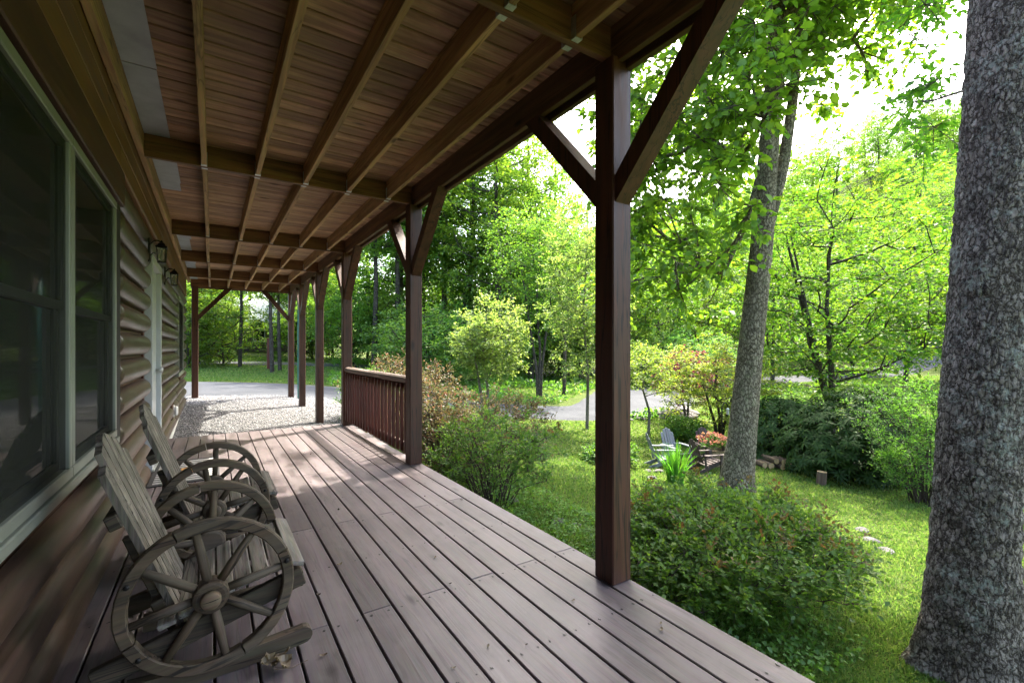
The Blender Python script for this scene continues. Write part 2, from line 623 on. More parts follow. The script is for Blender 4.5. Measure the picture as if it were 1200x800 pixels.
# one sheet of ground, finer near the porch
def axis(lo, hi, near, step, grow):
    a = [near]
    s = step
    while a[-1] < hi:
        a.append(a[-1] + s)
        if a[-1] > near + 22: s *= grow
    b = [near]
    s = step
    while b[-1] > lo:
        b.append(b[-1] - s)
        if b[-1] < near - 8: s *= grow
    return np.array(sorted(set(b[1:] + a)))
gx = axis(-420, 620, 3.0, .5, 1.09)
gy = axis(-300, 620, 3.0, .5, 1.09)
GX, GY = np.meshgrid(gx, gy)
GZ = ground_np(GX, GY)
V = np.stack([GX.ravel(), GY.ravel(), GZ.ravel()], 1)
nx, ny = len(gx), len(gy)
ii = (np.arange(ny - 1)[:, None] * nx + np.arange(nx - 1)[None, :]).ravel()
F = np.stack([ii, ii + 1, ii + nx + 1, ii + nx], 1)
g_o = put('ground', mesh_np('ground', V, F, M['soil'], True))
tag(g_o, 'mown green lawn and woodland floor around the cabin', 'ground', kind='structure')

def ribbon(name, pts, widths, mat, lift, label, cat, steps=10):
    """a paved strip that follows the ground"""
    P = []
    pts = [np.array(p, float) for p in pts]
    n = len(pts)
    for i in range(n - 1):
        p0, p1, p2, p3 = pts[max(i - 1, 0)], pts[i], pts[i + 1], pts[min(i + 2, n - 1)]
        for k in range(steps):
            t = k / steps
            q = .5 * ((2 * p1) + (p2 - p0) * t + (2 * p0 - 5 * p1 + 4 * p2 - p3) * t * t + (3 * p1 - p0 - 3 * p2 + p3) * t ** 3)
            P.append((q, widths[i] + (widths[i + 1] - widths[i]) * t))
    P.append((pts[-1], widths[-1]))
    v, f = [], []
    C = 9
    rg = np.random.default_rng(5)
    for i, (q, w) in enumerate(P):
        a = P[max(i - 1, 0)][0]; b = P[min(i + 1, len(P) - 1)][0]
        d = (b - a) / np.linalg.norm(b - a)
        s = np.array([d[1], -d[0]])
        for k in range(C):
            e = (k / (C - 1) - .5) * w
            if k in (0, C - 1): e += rg.uniform(-.08, .08)
            x, y = q + s * e
            v.append((x, y, 0))
    v = np.array(v)
    v[:, 2] = ground_np(v[:, 0], v[:, 1]) + lift
    ed = np.arange(len(v)) % C
    v[(ed == 0) | (ed == C - 1), 2] -= lift + .05
    for i in range(len(P) - 1):
        for k in range(C - 1):
            f.append((i * C + k, i * C + k + 1, (i + 1) * C + k + 1, (i + 1) * C + k))
    o = put(name, mesh_np(name, v, np.array(f), mat, True))
    tag(o, label, cat, kind='structure')
    return o
ribbon('driveway', [(-16, 23), (-7, 19.5), (-1, 17.3), (4, 15.4), (8.2, 13.6), (11.5, 12.3), (15, 13.2), (19.5, 16.0), (27, 17.3), (37, 15.6), (52, 13.5), (80, 12)],
       [6.5, 6.6, 6.8, 4.6, 3.0, 3.0, 5.0, 5.2, 4.0, 3.6, 4.0, 4.5], M['asphalt'], .05, 'pale grey asphalt driveway winding past the porch and lawn', 'driveway', 14)
ribbon('road', [(-22, 46), (-8, 37), (4, 31), (9, 28), (16, 26), (28, 27)], [3.2] * 6, M['asphalt'], .05, 'narrow grey road among the trees beyond the driveway', 'road')

# gravel pad past the deck
gr = np.random.default_rng(11)
gxs = np.linspace(-.62, 3.1, 24); gys = np.linspace(7.80, 14.6, 40)
AX, AY = np.meshgrid(gxs, gys)
AY = AY + .25 * np.sin(AX * 2.1) * (AY > 14)
AZ_ = ground_np(AX, AY) + .035
n1, n2 = len(gxs), len(gys)
AZ_[:, -1] -= .12; AZ_[-1, :] -= .12
ii = (np.arange(n2 - 1)[:, None] * n1 + np.arange(n1 - 1)[None, :]).ravel()
o = put('gravel_path', mesh_np('gravel_path', np.stack([AX.ravel(), AY.ravel(), AZ_.ravel()], 1), np.stack([ii, ii + 1, ii + n1 + 1, ii + n1], 1), M['gravelbed'], True))
tag(o, 'pale gravel bed between the deck end and the driveway', 'gravel path', kind='structure')

def stones_mesh(name, P, size, mat, rng):
    """low squat eight sided stones at points P"""
    n = len(P)
    base = np.array([[1, 0, 0], [0, 1, 0], [-1, 0, 0], [0, -1, 0], [0, 0, .75], [0, 0, -.6]], float)
    tri = np.array([[0, 1, 4], [1, 2, 4], [2, 3, 4], [3, 0, 4], [1, 0, 5], [2, 1, 5], [3, 2, 5], [0, 3, 5]])
    s = size[:, None, None] * rng.uniform(.6, 1.3, (n, 1, 3))
    v = base[None] * rng.uniform(.75, 1.25, (n, 6, 1)) * s
    a = rng.uniform(0, 6.28, n)
    tl = rng.normal(0, .35, (n, 2))
    x = v[..., 0] * np.cos(a)[:, None] - v[..., 1] * np.sin(a)[:, None]
    y = v[..., 0] * np.sin(a)[:, None] + v[..., 1] * np.cos(a)[:, None]
    z = v[..., 2] + x * tl[:, :1] + y * tl[:, 1:]
    v = np.stack([x, y, z], -1) + P[:, None, :]
    f = tri[None] + (np.arange(n) * 6)[:, None, None]
    return mesh_np(name, v.reshape(-1, 3), f.reshape(-1, 3), mat)

def island_mat(name, cols, rough=.85):
    m, N, L, out = new_mat(name)
    ge = N.new('ShaderNodeNewGeometry')
    cr = ramp(N, [(i / (len(cols) - 1), c) for i, c in enumerate(cols)])
    L.new(ge.outputs['Random Per Island'], cr.inputs[0])
    p = N.new('ShaderNodeBsdfPrincipled')
    L.new(cr.outputs[0], p.inputs['Base Color'])
    p.inputs['Roughness'].default_value = rough
    p.inputs['Specular IOR Level'].default_value = .25
    L.new(p.outputs[0], out.inputs[0])
    return m
M['gravel'] = island_mat('crushed stone', [(.08, .08, .085), (.21, .215, .225), (.15, .15, .155), (.36, .36, .365), (.18, .18, .183)])
rng = np.random.default_rng(3)
n = 44000
gyv = 7.9 + 6.6 * rng.random(n) ** 1.25
gxv = rng.uniform(-.56, 2.75, n)
gz = ground_np(gxv, gyv) + .04
o = put('gravel', stones_mesh('gravel', np.stack([gxv, gyv, gz], 1), .006 + .009 * rng.random(n) ** 2 + .0010 * (gyv - 7.9), M['gravel'], rng))
tag(o, 'loose pale crushed stone spread past the deck end', 'gravel', kind='stuff')

# ------------------------------------------------------------------ deck
DX0, DX1 = -.553, 1.90
DY0, DY1 = -3.2, 7.87
PITCH = .1460
deck = empty('porch_deck', (.67, 2.3, 0))
tag(deck, 'purple brown stained plank deck of the porch floor', 'deck', kind='structure')
_bcache = {}
def deck_board(x0, x1, y0, y1):
    key = (round(x1 - x0, 4), round(y1 - y0, 3))
    if key not in _bcache:
        v, f = cbox(key[0], key[1], .038, .0035)
        _bcache[key] = mesh_py('board', v, f, M['deck'])
    return put('board', _bcache[key], deck, rel(deck, ((x0 + x1) / 2, (y0 + y1) / 2, -.019 + random.uniform(-.0012, .0012))))
x1 = DX1
i = 0
while x1 > DX0 + .02:
    x0 = max(x1 - (PITCH - .0095), DX0)
    js = [DY0, -.55, 2.19, 4.88, DY1] if i % 2 == 0 else [DY0, .65, 3.42, 4.88, DY1]
    for a, b in zip(js[:-1], js[1:]):
        deck_board(x0, x1, a + .0012, b - .0012 + (random.uniform(-.004, .012) if b == DY1 else 0))
    x1 -= PITCH
    i += 1
scr = MB()
sv, sf = lathe([(.0042, 0), (.0036, .0012)], 8)
for jy in np.arange(DY0 + .47, DY1 - .1, .61):
    xe = DX1
    while xe > DX0 + .1:
        for ox_ in (.026, .108):
            if xe - ox_ > DX0: scr.add([(p[0] + xe - ox_ + random.uniform(-.004, .004), p[1] + jy + random.uniform(-.008, .008), p[2] + .0002) for p in sv], sf)
        xe -= PITCH
so = scr.build('screw_heads', M['iron'], deck); so['kind'] = 'stuff'
for (a, b) in (((DX0 + .01, DY0, -.27), (1.86, DY0 + .04, -.0405)), ((DX0 + .01, DY1 - .06, -.27), (1.86, DY1 - .02, -.0405)), ((1.845, DY0 + .05, -.27), (1.885, DY1 - .07, -.0405))):
    MB().box(a, b, .003).build('rim_joist', M['deck'], deck)
for y in np.arange(DY0 + .45, DY1 - .2, .61):
    MB().box((DX0 + .02, y, -.24), (1.84, y + .04, -.0405)).build('floor_joist', M['beam'], deck)
for y in (-2.6, .4, 3.2, 5.9, 7.6):
    gz = ground(1.75, y)
    MB().box((1.66, y, gz - .1), (1.80, y + .14, -.241), .003).build('footing_post', M['beam'], deck)

# ------------------------------------------------------------------ cabin
WX = -.580            # groove line of the logs
cabin = empty('log_cabin', (WX, 4.0, -.6))
tag(cabin, 'log sided cabin wall with long windows and a pale door along the porch', 'cabin')
wall = MB().box((-6.5, -4.0, -.6), (WX - .008, 13.05, 5.8)).build('wall', M['header'], cabin)
MB().box((WX - .004, 7.92, -.55), (WX + .035, 13.06, -.085), .004).build('foundation', M['concrete'], cabin)

LOGH = .21
Z0 = -.08
_lc = {}
def log_mesh(L, bulge=.078, h=LOGH, cut=True):
    key = round(L, 2)
    if key in _lc: return _lc[key]
    K = 14
    prof = []
    for k in range(K + 1):
        t = k / K
        a = math.pi * (t - .5)
        t = .5 + .5 * math.sin(a)
        z = (t - .5) * (h - .026)
        x = bulge * math.sqrt(max(0, 1 - (2 * t - 1) ** 2))
        prof.append((x, z))
    ys, sc = [], []
    E = .055
    for k in range(6):
        a = k / 5 * math.pi / 2
        ys.append(-L / 2 + E * (1 - math.cos(a))); sc.append(max(.02, math.sin(a)))
    m = len(ys)
    for k in range(m):
        ys.append(-ys[m - 1 - k]); sc.append(sc[m - 1 - k])
    v, f = [], []
    for y, s in zip(ys, sc):
        for x, z in prof:
            v.append((x * s - .0, y, z))
    n = K + 1
    for i in range(len(ys) - 1):
        for k in range(K):
            f.append((i * n + k, (i + 1) * n + k, (i + 1) * n + k + 1, i * n + k + 1))
    f.append(tuple(range(n))); f.append(tuple(reversed(range((len(ys) - 1) * n, len(ys) * n))))
    _lc[key] = mesh_py('log', v, f, M['log'], True)
    return _lc[key]
def log_piece(y0, y1, k):
    z = Z0 + (k + .5) * LOGH
    return put('log', log_mesh(y1 - y0), wall, rel_w(wall, (WX, (y0 + y1) / 2, z)))
def rel_w(o, p):
    b = world_loc(o)
    return (p[0] - b[0], p[1] - b[1], p[2] - b[2])

WIN0, WIN1, WZ0, WZ1 = 1.60, 3.776, .70, 2.175
DOOR0, DOOR1 = 5.73, 6.92
W20, W21, W2Z0, W2Z1 = 10.26, 11.9, .72, 2.2
for k in range(12):
    za, zb = Z0 + k * LOGH, Z0 + (k + 1) * LOGH
    cuts = [(DOOR0, DOOR1)] if za < 2.2 else []
    if zb > WZ0 - .03 and za < WZ1 + .2: cuts.append((WIN0 - .25, WIN1 + .235))
    if zb > W2Z0 - .02 and za < W2Z1: cuts.append((W20 - .03, W21 + .03))
    cuts.sort()
    y = -4.0
    off = .35 * (k % 3)
    for a, b in cuts + [(13.05, None)]:
        # long runs are jointed
        seg = [y]
        if a - y > 4.6: seg.append(y + (a - y) * (.42 + .1 * (k % 2)) + off * .3)
        seg.append(a)
        for s0, s1 in zip(seg[:-1], seg[1:]):
            if s1 - s0 > .03: log_piece(s0 + .001, s1 - .001, k)
        y = b
# flat planks above the logs
PX = WX + .077
for k, (za, zb) in enumerate(((2.442, 2.60), (2.602, 2.752), (2.754, 2.905))):
    seg = [-4.0, -.6 + .7 * k, 3.9 + .8 * k, 8.6 - .6 * k, 13.06]
    for a, b in zip(seg[:-1], seg[1:]):
        MB().box((WX + .002, a + .001, za), (PX - .004 * k, b - .001, zb), .009).build('plank', M['plank'], wall)
MB().box((WX + .002, WIN0 - .25, WZ1 + .035), (PX + .006, WIN1 + .26, 2.438), .006).build('header_board', M['header'], cabin)
MB().box((PX - .003, -4.0, 2.835), (PX + .040, 13.6, 2.995), .004).build('ledger_board', M['joist'], cabin)

# windows
def glass_mat():
    m, N, L, out = new_mat('dark window glass')
    tc = N.new('ShaderNodeTexCoord')
    n = noise(N, L, tc.outputs['Object'], 1.3, 3, .6)
    cr = ramp(N, [(.35, (.006, .008, .007)), (.7, (.028, .034, .026))])
    L.new(n.outputs['Fac'], cr.inputs[0])
    p = N.new('ShaderNodeBsdfPrincipled')
    L.new(cr.outputs[0], p.inputs['Base Color'])
    p.inputs['Roughness'].default_value = .03
    p.inputs['IOR'].default_value = 1.5
    L.new(p.outputs[0], out.inputs[0])
    return m
M['glass'] = glass_mat()
def screen_mat():
    m, N, L, out = new_mat('insect screen mesh')
    d = N.new('ShaderNodeBsdfDiffuse'); d.inputs['Color'].default_value = (.030, .032, .029, 1)
    t = N.new('ShaderNodeBsdfTransparent')
    mx = N.new('ShaderNodeMixShader'); mx.inputs[0].default_value = .62
    L.new(t.outputs[0], mx.inputs[1]); L.new(d.outputs[0], mx.inputs[2])
    L.new(mx.outputs[0], out.inputs[0])
    return m
M['screen'] = screen_mat()
def window(y0, y1, z0, z1, name='window', fw=.045, x=None):
    X = WX + .025 if x is None else x
    f = MB()
    f.box((X - .012, y0, z0 + fw), (X + .050, y0 + fw, z1 - fw), .004)
    f.box((X - .012, y1 - fw, z0 + fw), (X + .050, y1, z1 - fw), .004)
    f.box((X - .012, y0, z1 - fw), (X + .052, y1, z1), .004)
    f.box((X - .012, y0, z0), (X + .052, y1, z0 + fw), .004)
    w = f.build(name, M['vinyl'], cabin)
    zm = (z0 + z1) / 2
    for (a, b, dx) in ((zm - .02, z1 - fw, .018), (z0 + fw, zm + .02, .006)):
        s = MB()
        s.box((X + dx - .010, y0 + fw, a + .035), (X + dx + .012, y0 + fw + .035, b - .035), .003)
        s.box((X + dx - .010, y1 - fw - .035, a + .035), (X + dx + .012, y1 - fw, b - .035), .003)
        s.box((X + dx - .010, y0 + fw, a), (X + dx + .012, y1 - fw, a + .035), .003)
        s.box((X + dx - .010, y0 + fw, b - .035), (X + dx + .012, y1 - fw, b), .003)
        s.build('sash', M['sash'], w)
        MB().box((X + dx - .005, y0 + fw + .036, a + .036), (X + dx + .001, y1 - fw - .036, b - .036)).build('pane', M['glass'], w)
    sc = MB()
    sc.add([(X + .036, y0 + fw, z0 + fw), (X + .036, y1 - fw, z0 + fw), (X + .036, y1 - fw, z1 - fw), (X + .036, y0 + fw, z1 - fw)], [(0, 1, 2, 3)])
    sc.build('screen', M['screen'], w)
    return w
window(2.692, WIN1, WZ0, WZ1)
window(WIN0, 2.690, WZ0, WZ1)
MB().box((WX - .004, WIN0 - .02, WZ0 - .045), (WX + .088, WIN1 + .02, WZ0 - .002), .005).build('window_sill', M['vinyl'], cabin)
MB().box((WX - .004, WIN1 + .002, WZ0 - .06), (WX + .062, WIN1 + .23, WZ1 + .033), .003).build('window_casing', M['black'], cabin)
window(W20, W21, W2Z0, W2Z1, fw=.07, x=WX + .02)
MB().box((WX - .004, W20 - .05, W2Z0 - .05), (WX + .095, W21 + .05, W2Z0 - .002), .005).build('window_sill', M['header'], cabin)

# door
MB().box((WX - .004, DOOR0 + .005, -.01), (WX + .012, DOOR0 + .09, 2.2), .002).build('door_gap', M['trim'], cabin)
cas = MB()
cas.box((WX - .002, DOOR0 + .092, .02), (WX + .075, DOOR0 + .19, 2.12), .004)
cas.box((WX - .002, DOOR1 - .19, .02), (WX + .075, DOOR1 - .092, 2.12), .004)
cas.box((WX - .002, DOOR0 + .092, 2.122), (WX + .078, DOOR1 - .092, 2.2), .004)
cas.build('door_casing', M['white'], cabin)
MB().box((WX - .004, DOOR1 - .09, -.01), (WX + .03, DOOR1 - .01, 2.2), .002).build('door_trim', M['trim'], cabin)
door = MB().box((WX - .002, DOOR0 + .192, .03), (WX + .03, DOOR1 - .192, 2.115), .003).build('door', M['door'], cabin)
for (a, b) in ((.25, .95), (1.10, 1.95)):
    MB().box((WX + .030, DOOR0 + .32, a), (WX + .040, DOOR1 - .32, b), .004).build('panel', M['white'], door)
MB().lathe([(.012, 0), (.014, .03), (.03, .035), (.032, .06), (.02, .07)], 14, (WX + .03, DOOR1 - .25, 1.0), 'x').build('handle', M['steel'], door, True)
MB().box((WX - .002, DOOR0 + .1, .0), (WX + .09, DOOR1 - .1, .028), .004).build('threshold', M['steel'], door)
# weatherproof outlet cover low on the wall
oc = MB().box((WX + .061, 8.95, .16), (WX + .074, 9.09, .34), .004)
oc.box((WX + .074, 8.965, .175), (WX + .12, 9.075, .325), .018)
oc.build('outlet_cover', M['plastic'], cabin)
MB().box((WX - .002, 8.85, .12), (WX + .060, 9.19, .37), .012).build('outlet_block', M['header'], cabin)

# ------------------------------------------------------------------ upper deck over the porch
CZ = 2.995           # underside of boards
JB = 2.815           # underside of joists
POSTS = [1.78, 4.73, 7.70, 9.96, 12.12, 14.02]
ALLB = [-1.17] + POSTS
PX0, PX1 = 1.762, 1.902
roof = empty('upper_deck', (1.83, 6.0, -.4))
tag(roof, 'wooden upper deck roofing the porch on dark braced posts', 'upper deck')
v, f = cbox(2.66, .1345, .032, .005)
bm_ = mesh_py('board', v, f, M['ceil'])
y = -3.2
while y < 14.3:
    put('board', bm_, roof, rel(roof, (.77 + random.uniform(-.004, .004), y, CZ + .017 + random.uniform(-.001, .001))))
    y += .1450
MB().box((-.56, -3.25, CZ + .0355), (2.0, 14.35, CZ + .043)).build('light_block_sheet', M['black'], roof)  # unseen sheet added over the boards to block sky light and darken gaps
JX = [-.06, .342, .741, 1.138, 1.538]
for q in range(len(ALLB) - 1):
    ya, yb = ALLB[q] + .021, ALLB[q + 1] - .021
    for x in JX:
        if ya > 4: x = x + random.uniform(-.006, .006)
        MB().box((x - .019, ya + .001, JB + random.uniform(0, .006)), (x + .019, yb - .001, CZ - .001), .003).build('joist', M['joist'], roof)
        for yy, s in ((ya, 1), (yb, -1)):
            h = MB()
            h.box((x - .0225, min(yy, yy + s * .035), JB - .0035), (x + .0225, max(yy, yy + s * .035), JB - .0008))
            h.box((x - .0225, min(yy, yy + s * .035), JB - .0008), (x - .0195, max(yy, yy + s * .035), JB + .11))
            h.box((x + .0195, min(yy, yy + s * .035), JB - .0008), (x + .0225, max(yy, yy + s * .035), JB + .11))
            h.build('joist_hanger', M['steel'], roof)
for x in JX:
    MB().box((x - .019, -3.2, JB), (x + .019, ALLB[0] - .022, CZ - .001), .003).build('joist', M['joist'], roof)
for q, yb in enumerate(ALLB):
    dz = .0 if q < 3 else .012
    MB().box((PX + .042, yb - .0205, JB - .006 - dz), (1.798, yb + .0205, CZ - .002), .003).build('beam', M['beam'], roof)
    # short bright flashing by the wall in each bay
ys = [-3.2] + ALLB
for q in range(len(ys) - 1):
    a, b = ys[q] + .03, ys[q + 1] - .03
    p = a
    cover = (b - a) * (1.0, 1.0, 1.0, .5, 1.0, 1.0, 1.0, 1.0)[q]
    while p < a + cover - .05:
        e = min(b, a + cover, p + random.uniform(1.1, 2.2))
        x_r = -.29 + random.uniform(-.02, .015)
        MB().box((PX + .043, p, CZ - .0075 - .003 * (int(p * 7) % 2)), (x_r, e - .004, CZ - .0045 - .003 * (int(p * 7) % 2))).build('flashing_panel', M['flash'], roof)
        p = e
# rim beam and fascia
seg = [-3.2] + ALLB
for a, b in zip(seg[:-1], seg[1:]):
    MB().box((1.800, a + .002, JB - .03), (1.838, b - .002, CZ - .001), .003).build('rim_beam', M['rim'], roof)
    MB().box((1.862, a + .002, JB - .055), (1.900, b - .002, CZ - .001), .003).build('rim_beam', M['rim'], roof)
MB().box((PX + .045, 14.06, JB - .05), (1.90, 14.10, CZ - .001), .003).build('rim_beam', M['beam'], roof)
MB().box((1.906, -3.2, CZ - .12), (1.944, 14.3, CZ + .0005), .003).build('fascia_board', M['rim'], roof)

def brace(parent, p_low, p_high, horiz):
    """a 45 degree brace with plumb cut ends; profile in the plane of the brace"""
    p0, p1 = Vector(p_low), Vector(p_high)
    mb = MB()
    w = .105 / 2
    t = .0725
    d = (p1 - p0)
    dh = Vector(horiz)
    s = dh.cross(Vector((0, 0, 1)))
    up = Vector((0, 0, 1))
    a = [p0 - up * t, p0 + up * t, p1 - dh * t * 1.0 , p1 + dh * t * 1.0]
    v = []
    for sg in (-1, 1):
        v += [a[0] + s * w * sg, a[1] + s * w * sg, a[2] + s * w * sg, a[3] + s * w * sg]
    f = [(0, 1, 2, 3), (7, 6, 5, 4), (0, 3, 7, 4), (1, 5, 6, 2), (0, 4, 5, 1), (3, 2, 6, 7)]
    mb.add(v, f)
    return mb.build('brace', M['post'], parent)

def post(y, x0=PX0, x1=PX1, top=JB - .006, dirs=(1, -1), floor=None):
    zb = 0.0 if (floor is None) else floor
    p = MB().box((x0, y - .07, zb), (x1, y + .07, top), .007).build('post', M['post'], roof)
    xc = (x0 + x1) / 2
    for s in dirs:
        brace(p, (xc, y + s * .068, 2.10), (xc, y + s * .69, JB - .032), (0, s, 0))
    return p
post(POSTS[0]); post(POSTS[1]); post(POSTS[2])
post(-1.17)
post(POSTS[3], floor=ground(1.83, POSTS[3]) - .06)
post(POSTS[4], floor=ground(1.83, POSTS[4]) - .06)
p6 = post(POSTS[5], dirs=(-1,), floor=ground(1.83, POSTS[5]) - .06)
brace(p6, (PX0 + .002, POSTS[5], 2.05), (PX0 - .60, POSTS[5], JB - .022), (-1, 0, 0))
p7 = post(POSTS[5], -.44, -.30, dirs=(), floor=ground(-.37, POSTS[5]) - .06)
brace(p7, (-.302, POSTS[5], 2.02), (.36, POSTS[5], JB - .022), (1, 0, 0))
for y in POSTS[:2]:
    MB().box((1.80, y - .075, JB - .10), (1.838, y + .075, JB - .0335), .003).build('bearing_block', M['rim'], roof) if False else None

# teal downpipe by the corner post
gz = ground(1.98, 13.75)
dp = tag(MB().tube([(1.985, 13.7, gz), (1.985, 13.7, 1.2), (1.985, 13.7, CZ - .2)], [.035] * 3, 10).build('downpipe', M['teal'], None, True),
         'thin teal green pipe standing beside the porch corner post', 'pipe')

# ------------------------------------------------------------------ railing between two posts
rail = empty('railing', (1.83, 6.2, 0))
tag(rail, 'dark red wooden porch railing with a weathered rounded top rail', 'railing')
ra, rb = POSTS[1] + .072, POSTS[2] - .072
prof = []
v = []
for k in range(12):
    a = math.pi * 2 * k / 12
    v.append((.062 * math.cos(a), .045 * math.sin(a)))
pv, pf = prism(v, rb - ra)
MB().add([(q[0] + 1.835, q[2] + (ra + rb) / 2, q[1] + .90) for q in pv], [tuple(reversed(q)) for q in pf]).build('top_rail', M['rail_top'], rail)
MB().box((1.815, ra, .125), (1.855, rb, .185), .006).build('bottom_rail', M['rail_top'], rail)
MB().box((1.815, ra, .80), (1.855, rb, .853), .005).build('sub_rail', M['rail'], rail)
nb = 20
v, f = cbox(.036, .036, .76, .005)
v = [(p[0], p[1], p[2] - (.022 if p[2] < -.3 and p[0] > 0 else 0)) for p in v]
bal = mesh_py('baluster', v, f, M['rail'])
for k in range(nb):
    yy = ra + (k + .5) * (rb - ra) / nb
    put('baluster', bal, rail, rel(rail, (1.796, yy + random.uniform(-.004, .004), .475 + random.uniform(-.006, .006))), (random.uniform(-.006, .006), 0, random.uniform(-.05, .05)))
# ------------------------------------------------------------------ wagon wheel rocking chairs
def make_rocker():
    """faces +X, near wheel at y = 0, origin on the floor under the near hub"""
    root = empty('rocking_chair')
    W = .575
    ZC, RO, RI = .335, .283, .242
    for side, yw in ((-1, 0.0), (1, W)):
        # the wheel: hub barrel, four felloes, eight spokes, a cap
        hub = MB().lathe([(.046, -.040), (.056, -.036), (.060, -.02), (.060, .02), (.056, .036), (.046, .040)], 20, (0, 0, 0), 'y')
        wheel = put('wheel', hub.mesh('wheel', M['wheel'], False), root, (0, yw, ZC), (0, R(7 * side), 0))
        capm = MB().lathe([(.033, .039), (.033, .062), (.029, .068), (.014, .071), (.001, .072)], 18, (0, 0, 0), 'y').mesh('hub_cap', M['wheel'], True)
        put('hub_cap', capm, wheel, (0, 0, 0), (0 if side > 0 else R(180), 0, 0))
        for q in range(4):
            a0 = math.pi / 2 * q + .012 + .3; a1 = math.pi / 2 * (q + 1) - .012 + .3
            v, f = [], []
            S = 10
            for s in range(S + 1):
                a = a0 + (a1 - a0) * s / S
                c, sn = math.cos(a), math.sin(a)
                for (r, y) in ((RI + .004, -.021), (RI, -.016), (RI, .016), (RI + .004, .021), (RO - .005, .021), (RO, .015), (RO, -.015), (RO - .005, -.021)):
                    v.append((r * c, y, r * sn))
            for s in range(S):
                for k in range(8):
                    k2 = (k + 1) % 8
                    f.append((s * 8 + k, s * 8 + k2, (s + 1) * 8 + k2, (s + 1) * 8 + k))
            f.append(tuple(reversed(range(8)))); f.append(tuple(range(S * 8, S * 8 + 8)))
            put('felloe', mesh_py('felloe', v, f, M['wheel']), wheel)
        spm = MB().tube([(.055, 0, 0), (.12, 0, 0), (RI + .006, 0, 0)], [.0155, .017, .0135], 10).mesh('spoke', M['wheel'], True)
        for k in range(8):
            put('spoke', spm, wheel, (0, 0, 0), (0, -R(45 * k + 4), 0))
        # bolts
        bm = MB().lathe([(.009, 0), (.009, .006), (.004, .009)], 8, (0, 0, 0), 'y').mesh('bolt', M['iron'], False)
        for an in (8, 150, 210):
            put('bolt', bm, wheel, (.263 * math.cos(R(an)), side * -.0 + (-.021 if side < 0 else .021), .263 * math.sin(R(an))), (0 if side > 0 else R(180), 0, 0))
        # rocker under the wheel, on the inner side
        yr = yw - side * .044
        bot, top = [], []
        Rr = 3.2
        for s in range(25):
            x = -.25 + .575 * s / 24
            zb = Rr - math.sqrt(Rr * Rr - (x + .04) ** 2)
            h = .066 - .020 * max(0, (x - .15) / .21) ** 2 * 0
            bot.append((x, zb + .001)); top.append((x, zb + h))
        tip = []
        xb, zb = bot[-1]; xt, zt = top[-1]
        zc = (zb + zt) / 2
        for k in range(1, 7):
            a = -math.pi / 2 + math.pi * k / 7
            tip.append((xb + .034 * math.cos(a), zc + (zt - zb) / 2 * math.sin(a)))
        pv, pf = prism(bot + tip + list(reversed(top)), .042)
        put('rocker', mesh_py('rocker', [(p[0], p[2], p[1]) for p in pv], [tuple(reversed(q)) for q in pf], M['chair_dark']), root, (0, yr, 0))
        # seat side rail, low at the back
        rl = MB().bar((-.34, 0, .115), (.325, 0, .305), .036, .075, (0, 0, 1), .004).mesh('seat_rail', M['chair_dark'])
        put('seat_rail', rl, root, (0, yw - side * .044, 0))
        # back upright
        bu = MB().bar((-.108, 0, .13), (-.262, 0, .56), .034, .026, (1, 0, 0), .004).mesh('back_post', M['chair_dark'])
        put('back_post', bu, root, (0, yw - side * .15, 0))
    # seat slats run across
    L = W - .055
    for k in range(8):
        t = k / 7
        x = -.135 + .43 * t
        z = .145 + (x + .34) * .2857 + .044 + (.012 * math.sin(t * 3.1))
        slp = .275 - (.55 * max(0, t - .86) / .14)
        v, f = cbox(.057, L + (.05 if k == 7 else 0), .020, .003)
        put('seat_slat', mesh_py('seat_slat', v, f, M['seat']), root, (x, W / 2, z), (0, -slp if k < 7 else .25, 0))
    v, f = cbox(.024, L, .062, .003)
    put('seat_front', mesh_py('seat_front', v, f, M['chair_dark']), root, (.312, W / 2, .292))
    # back slats fan out and end in an arch
    ub = Vector((-.345, 0, .94)).normalized()
    nslat = 6
    for k in range(nslat):
        e = k - (nslat - 1) / 2
        ln = .80 - .016 * e * e
        y0, y1_ = e * .068, e * .083
        w0, w1 = .0285, .0360
        base = Vector((-.085, W / 2, .185))
        nrm = Vector((.94, 0, .345)).normalized()
        pts = []
        for s, (yy, ww) in ((0, (y0, w0)), (ln - .035, (y1_ * .97, w1))):
            pts.append((base + ub * s + Vector((0, yy - ww, 0))))
            pts.append((base + ub * s + Vector((0, yy + ww, 0))))
        tl = base + ub * (ln - .035 * (.2 if e > 0 else .8)) + Vector((0, y1_ - w1 * .9, 0))
        tr = base + ub * (ln - .035 * (.2 if e < 0 else .8)) + Vector((0, y1_ + w1 * .9, 0))
        o6 = [pts[0], pts[2], tl, tr, pts[3], pts[1]]
        h = nrm * .011
        v = [p - h for p in o6] + [p + h for p in o6]
        n = 6
        f = [tuple(range(n)), tuple(reversed(range(n, 2 * n)))]
        for i in range(n):
            j = (i + 1) % n
            f.append((i, i + n, j + n, j))
        c = Vector((0, 0, 0))
        for p in v: c += p
        c /= len(v)
        put('back_slat', mesh_py('back_slat', [p - c for p in v], f, M['slat']), root, c)
    for s, w_ in ((.50, .45), (.13, .40)):
        c = Vector((-.085, W / 2, .185)) + ub * s - Vector((.94, 0, .345)).normalized() * .032
        v, f = cbox(.040, w_ + .02, .055, .004)
        put('back_brace', mesh_py('back_brace', v, f, M['chair_dark']), root, c, (0, R(-20), 0))
    return root
ch1 = make_rocker()
ch1.location = (-.005, 2.05, .0)
tag(ch1, 'weathered wagon wheel rocking chair beside the long dark window, dry leaf at its rocker', 'rocking chair', 'wagon wheel rocking chairs on the porch')
ch2 = copy_tree(ch1)
ch2.location = (.01, 3.12, 0)
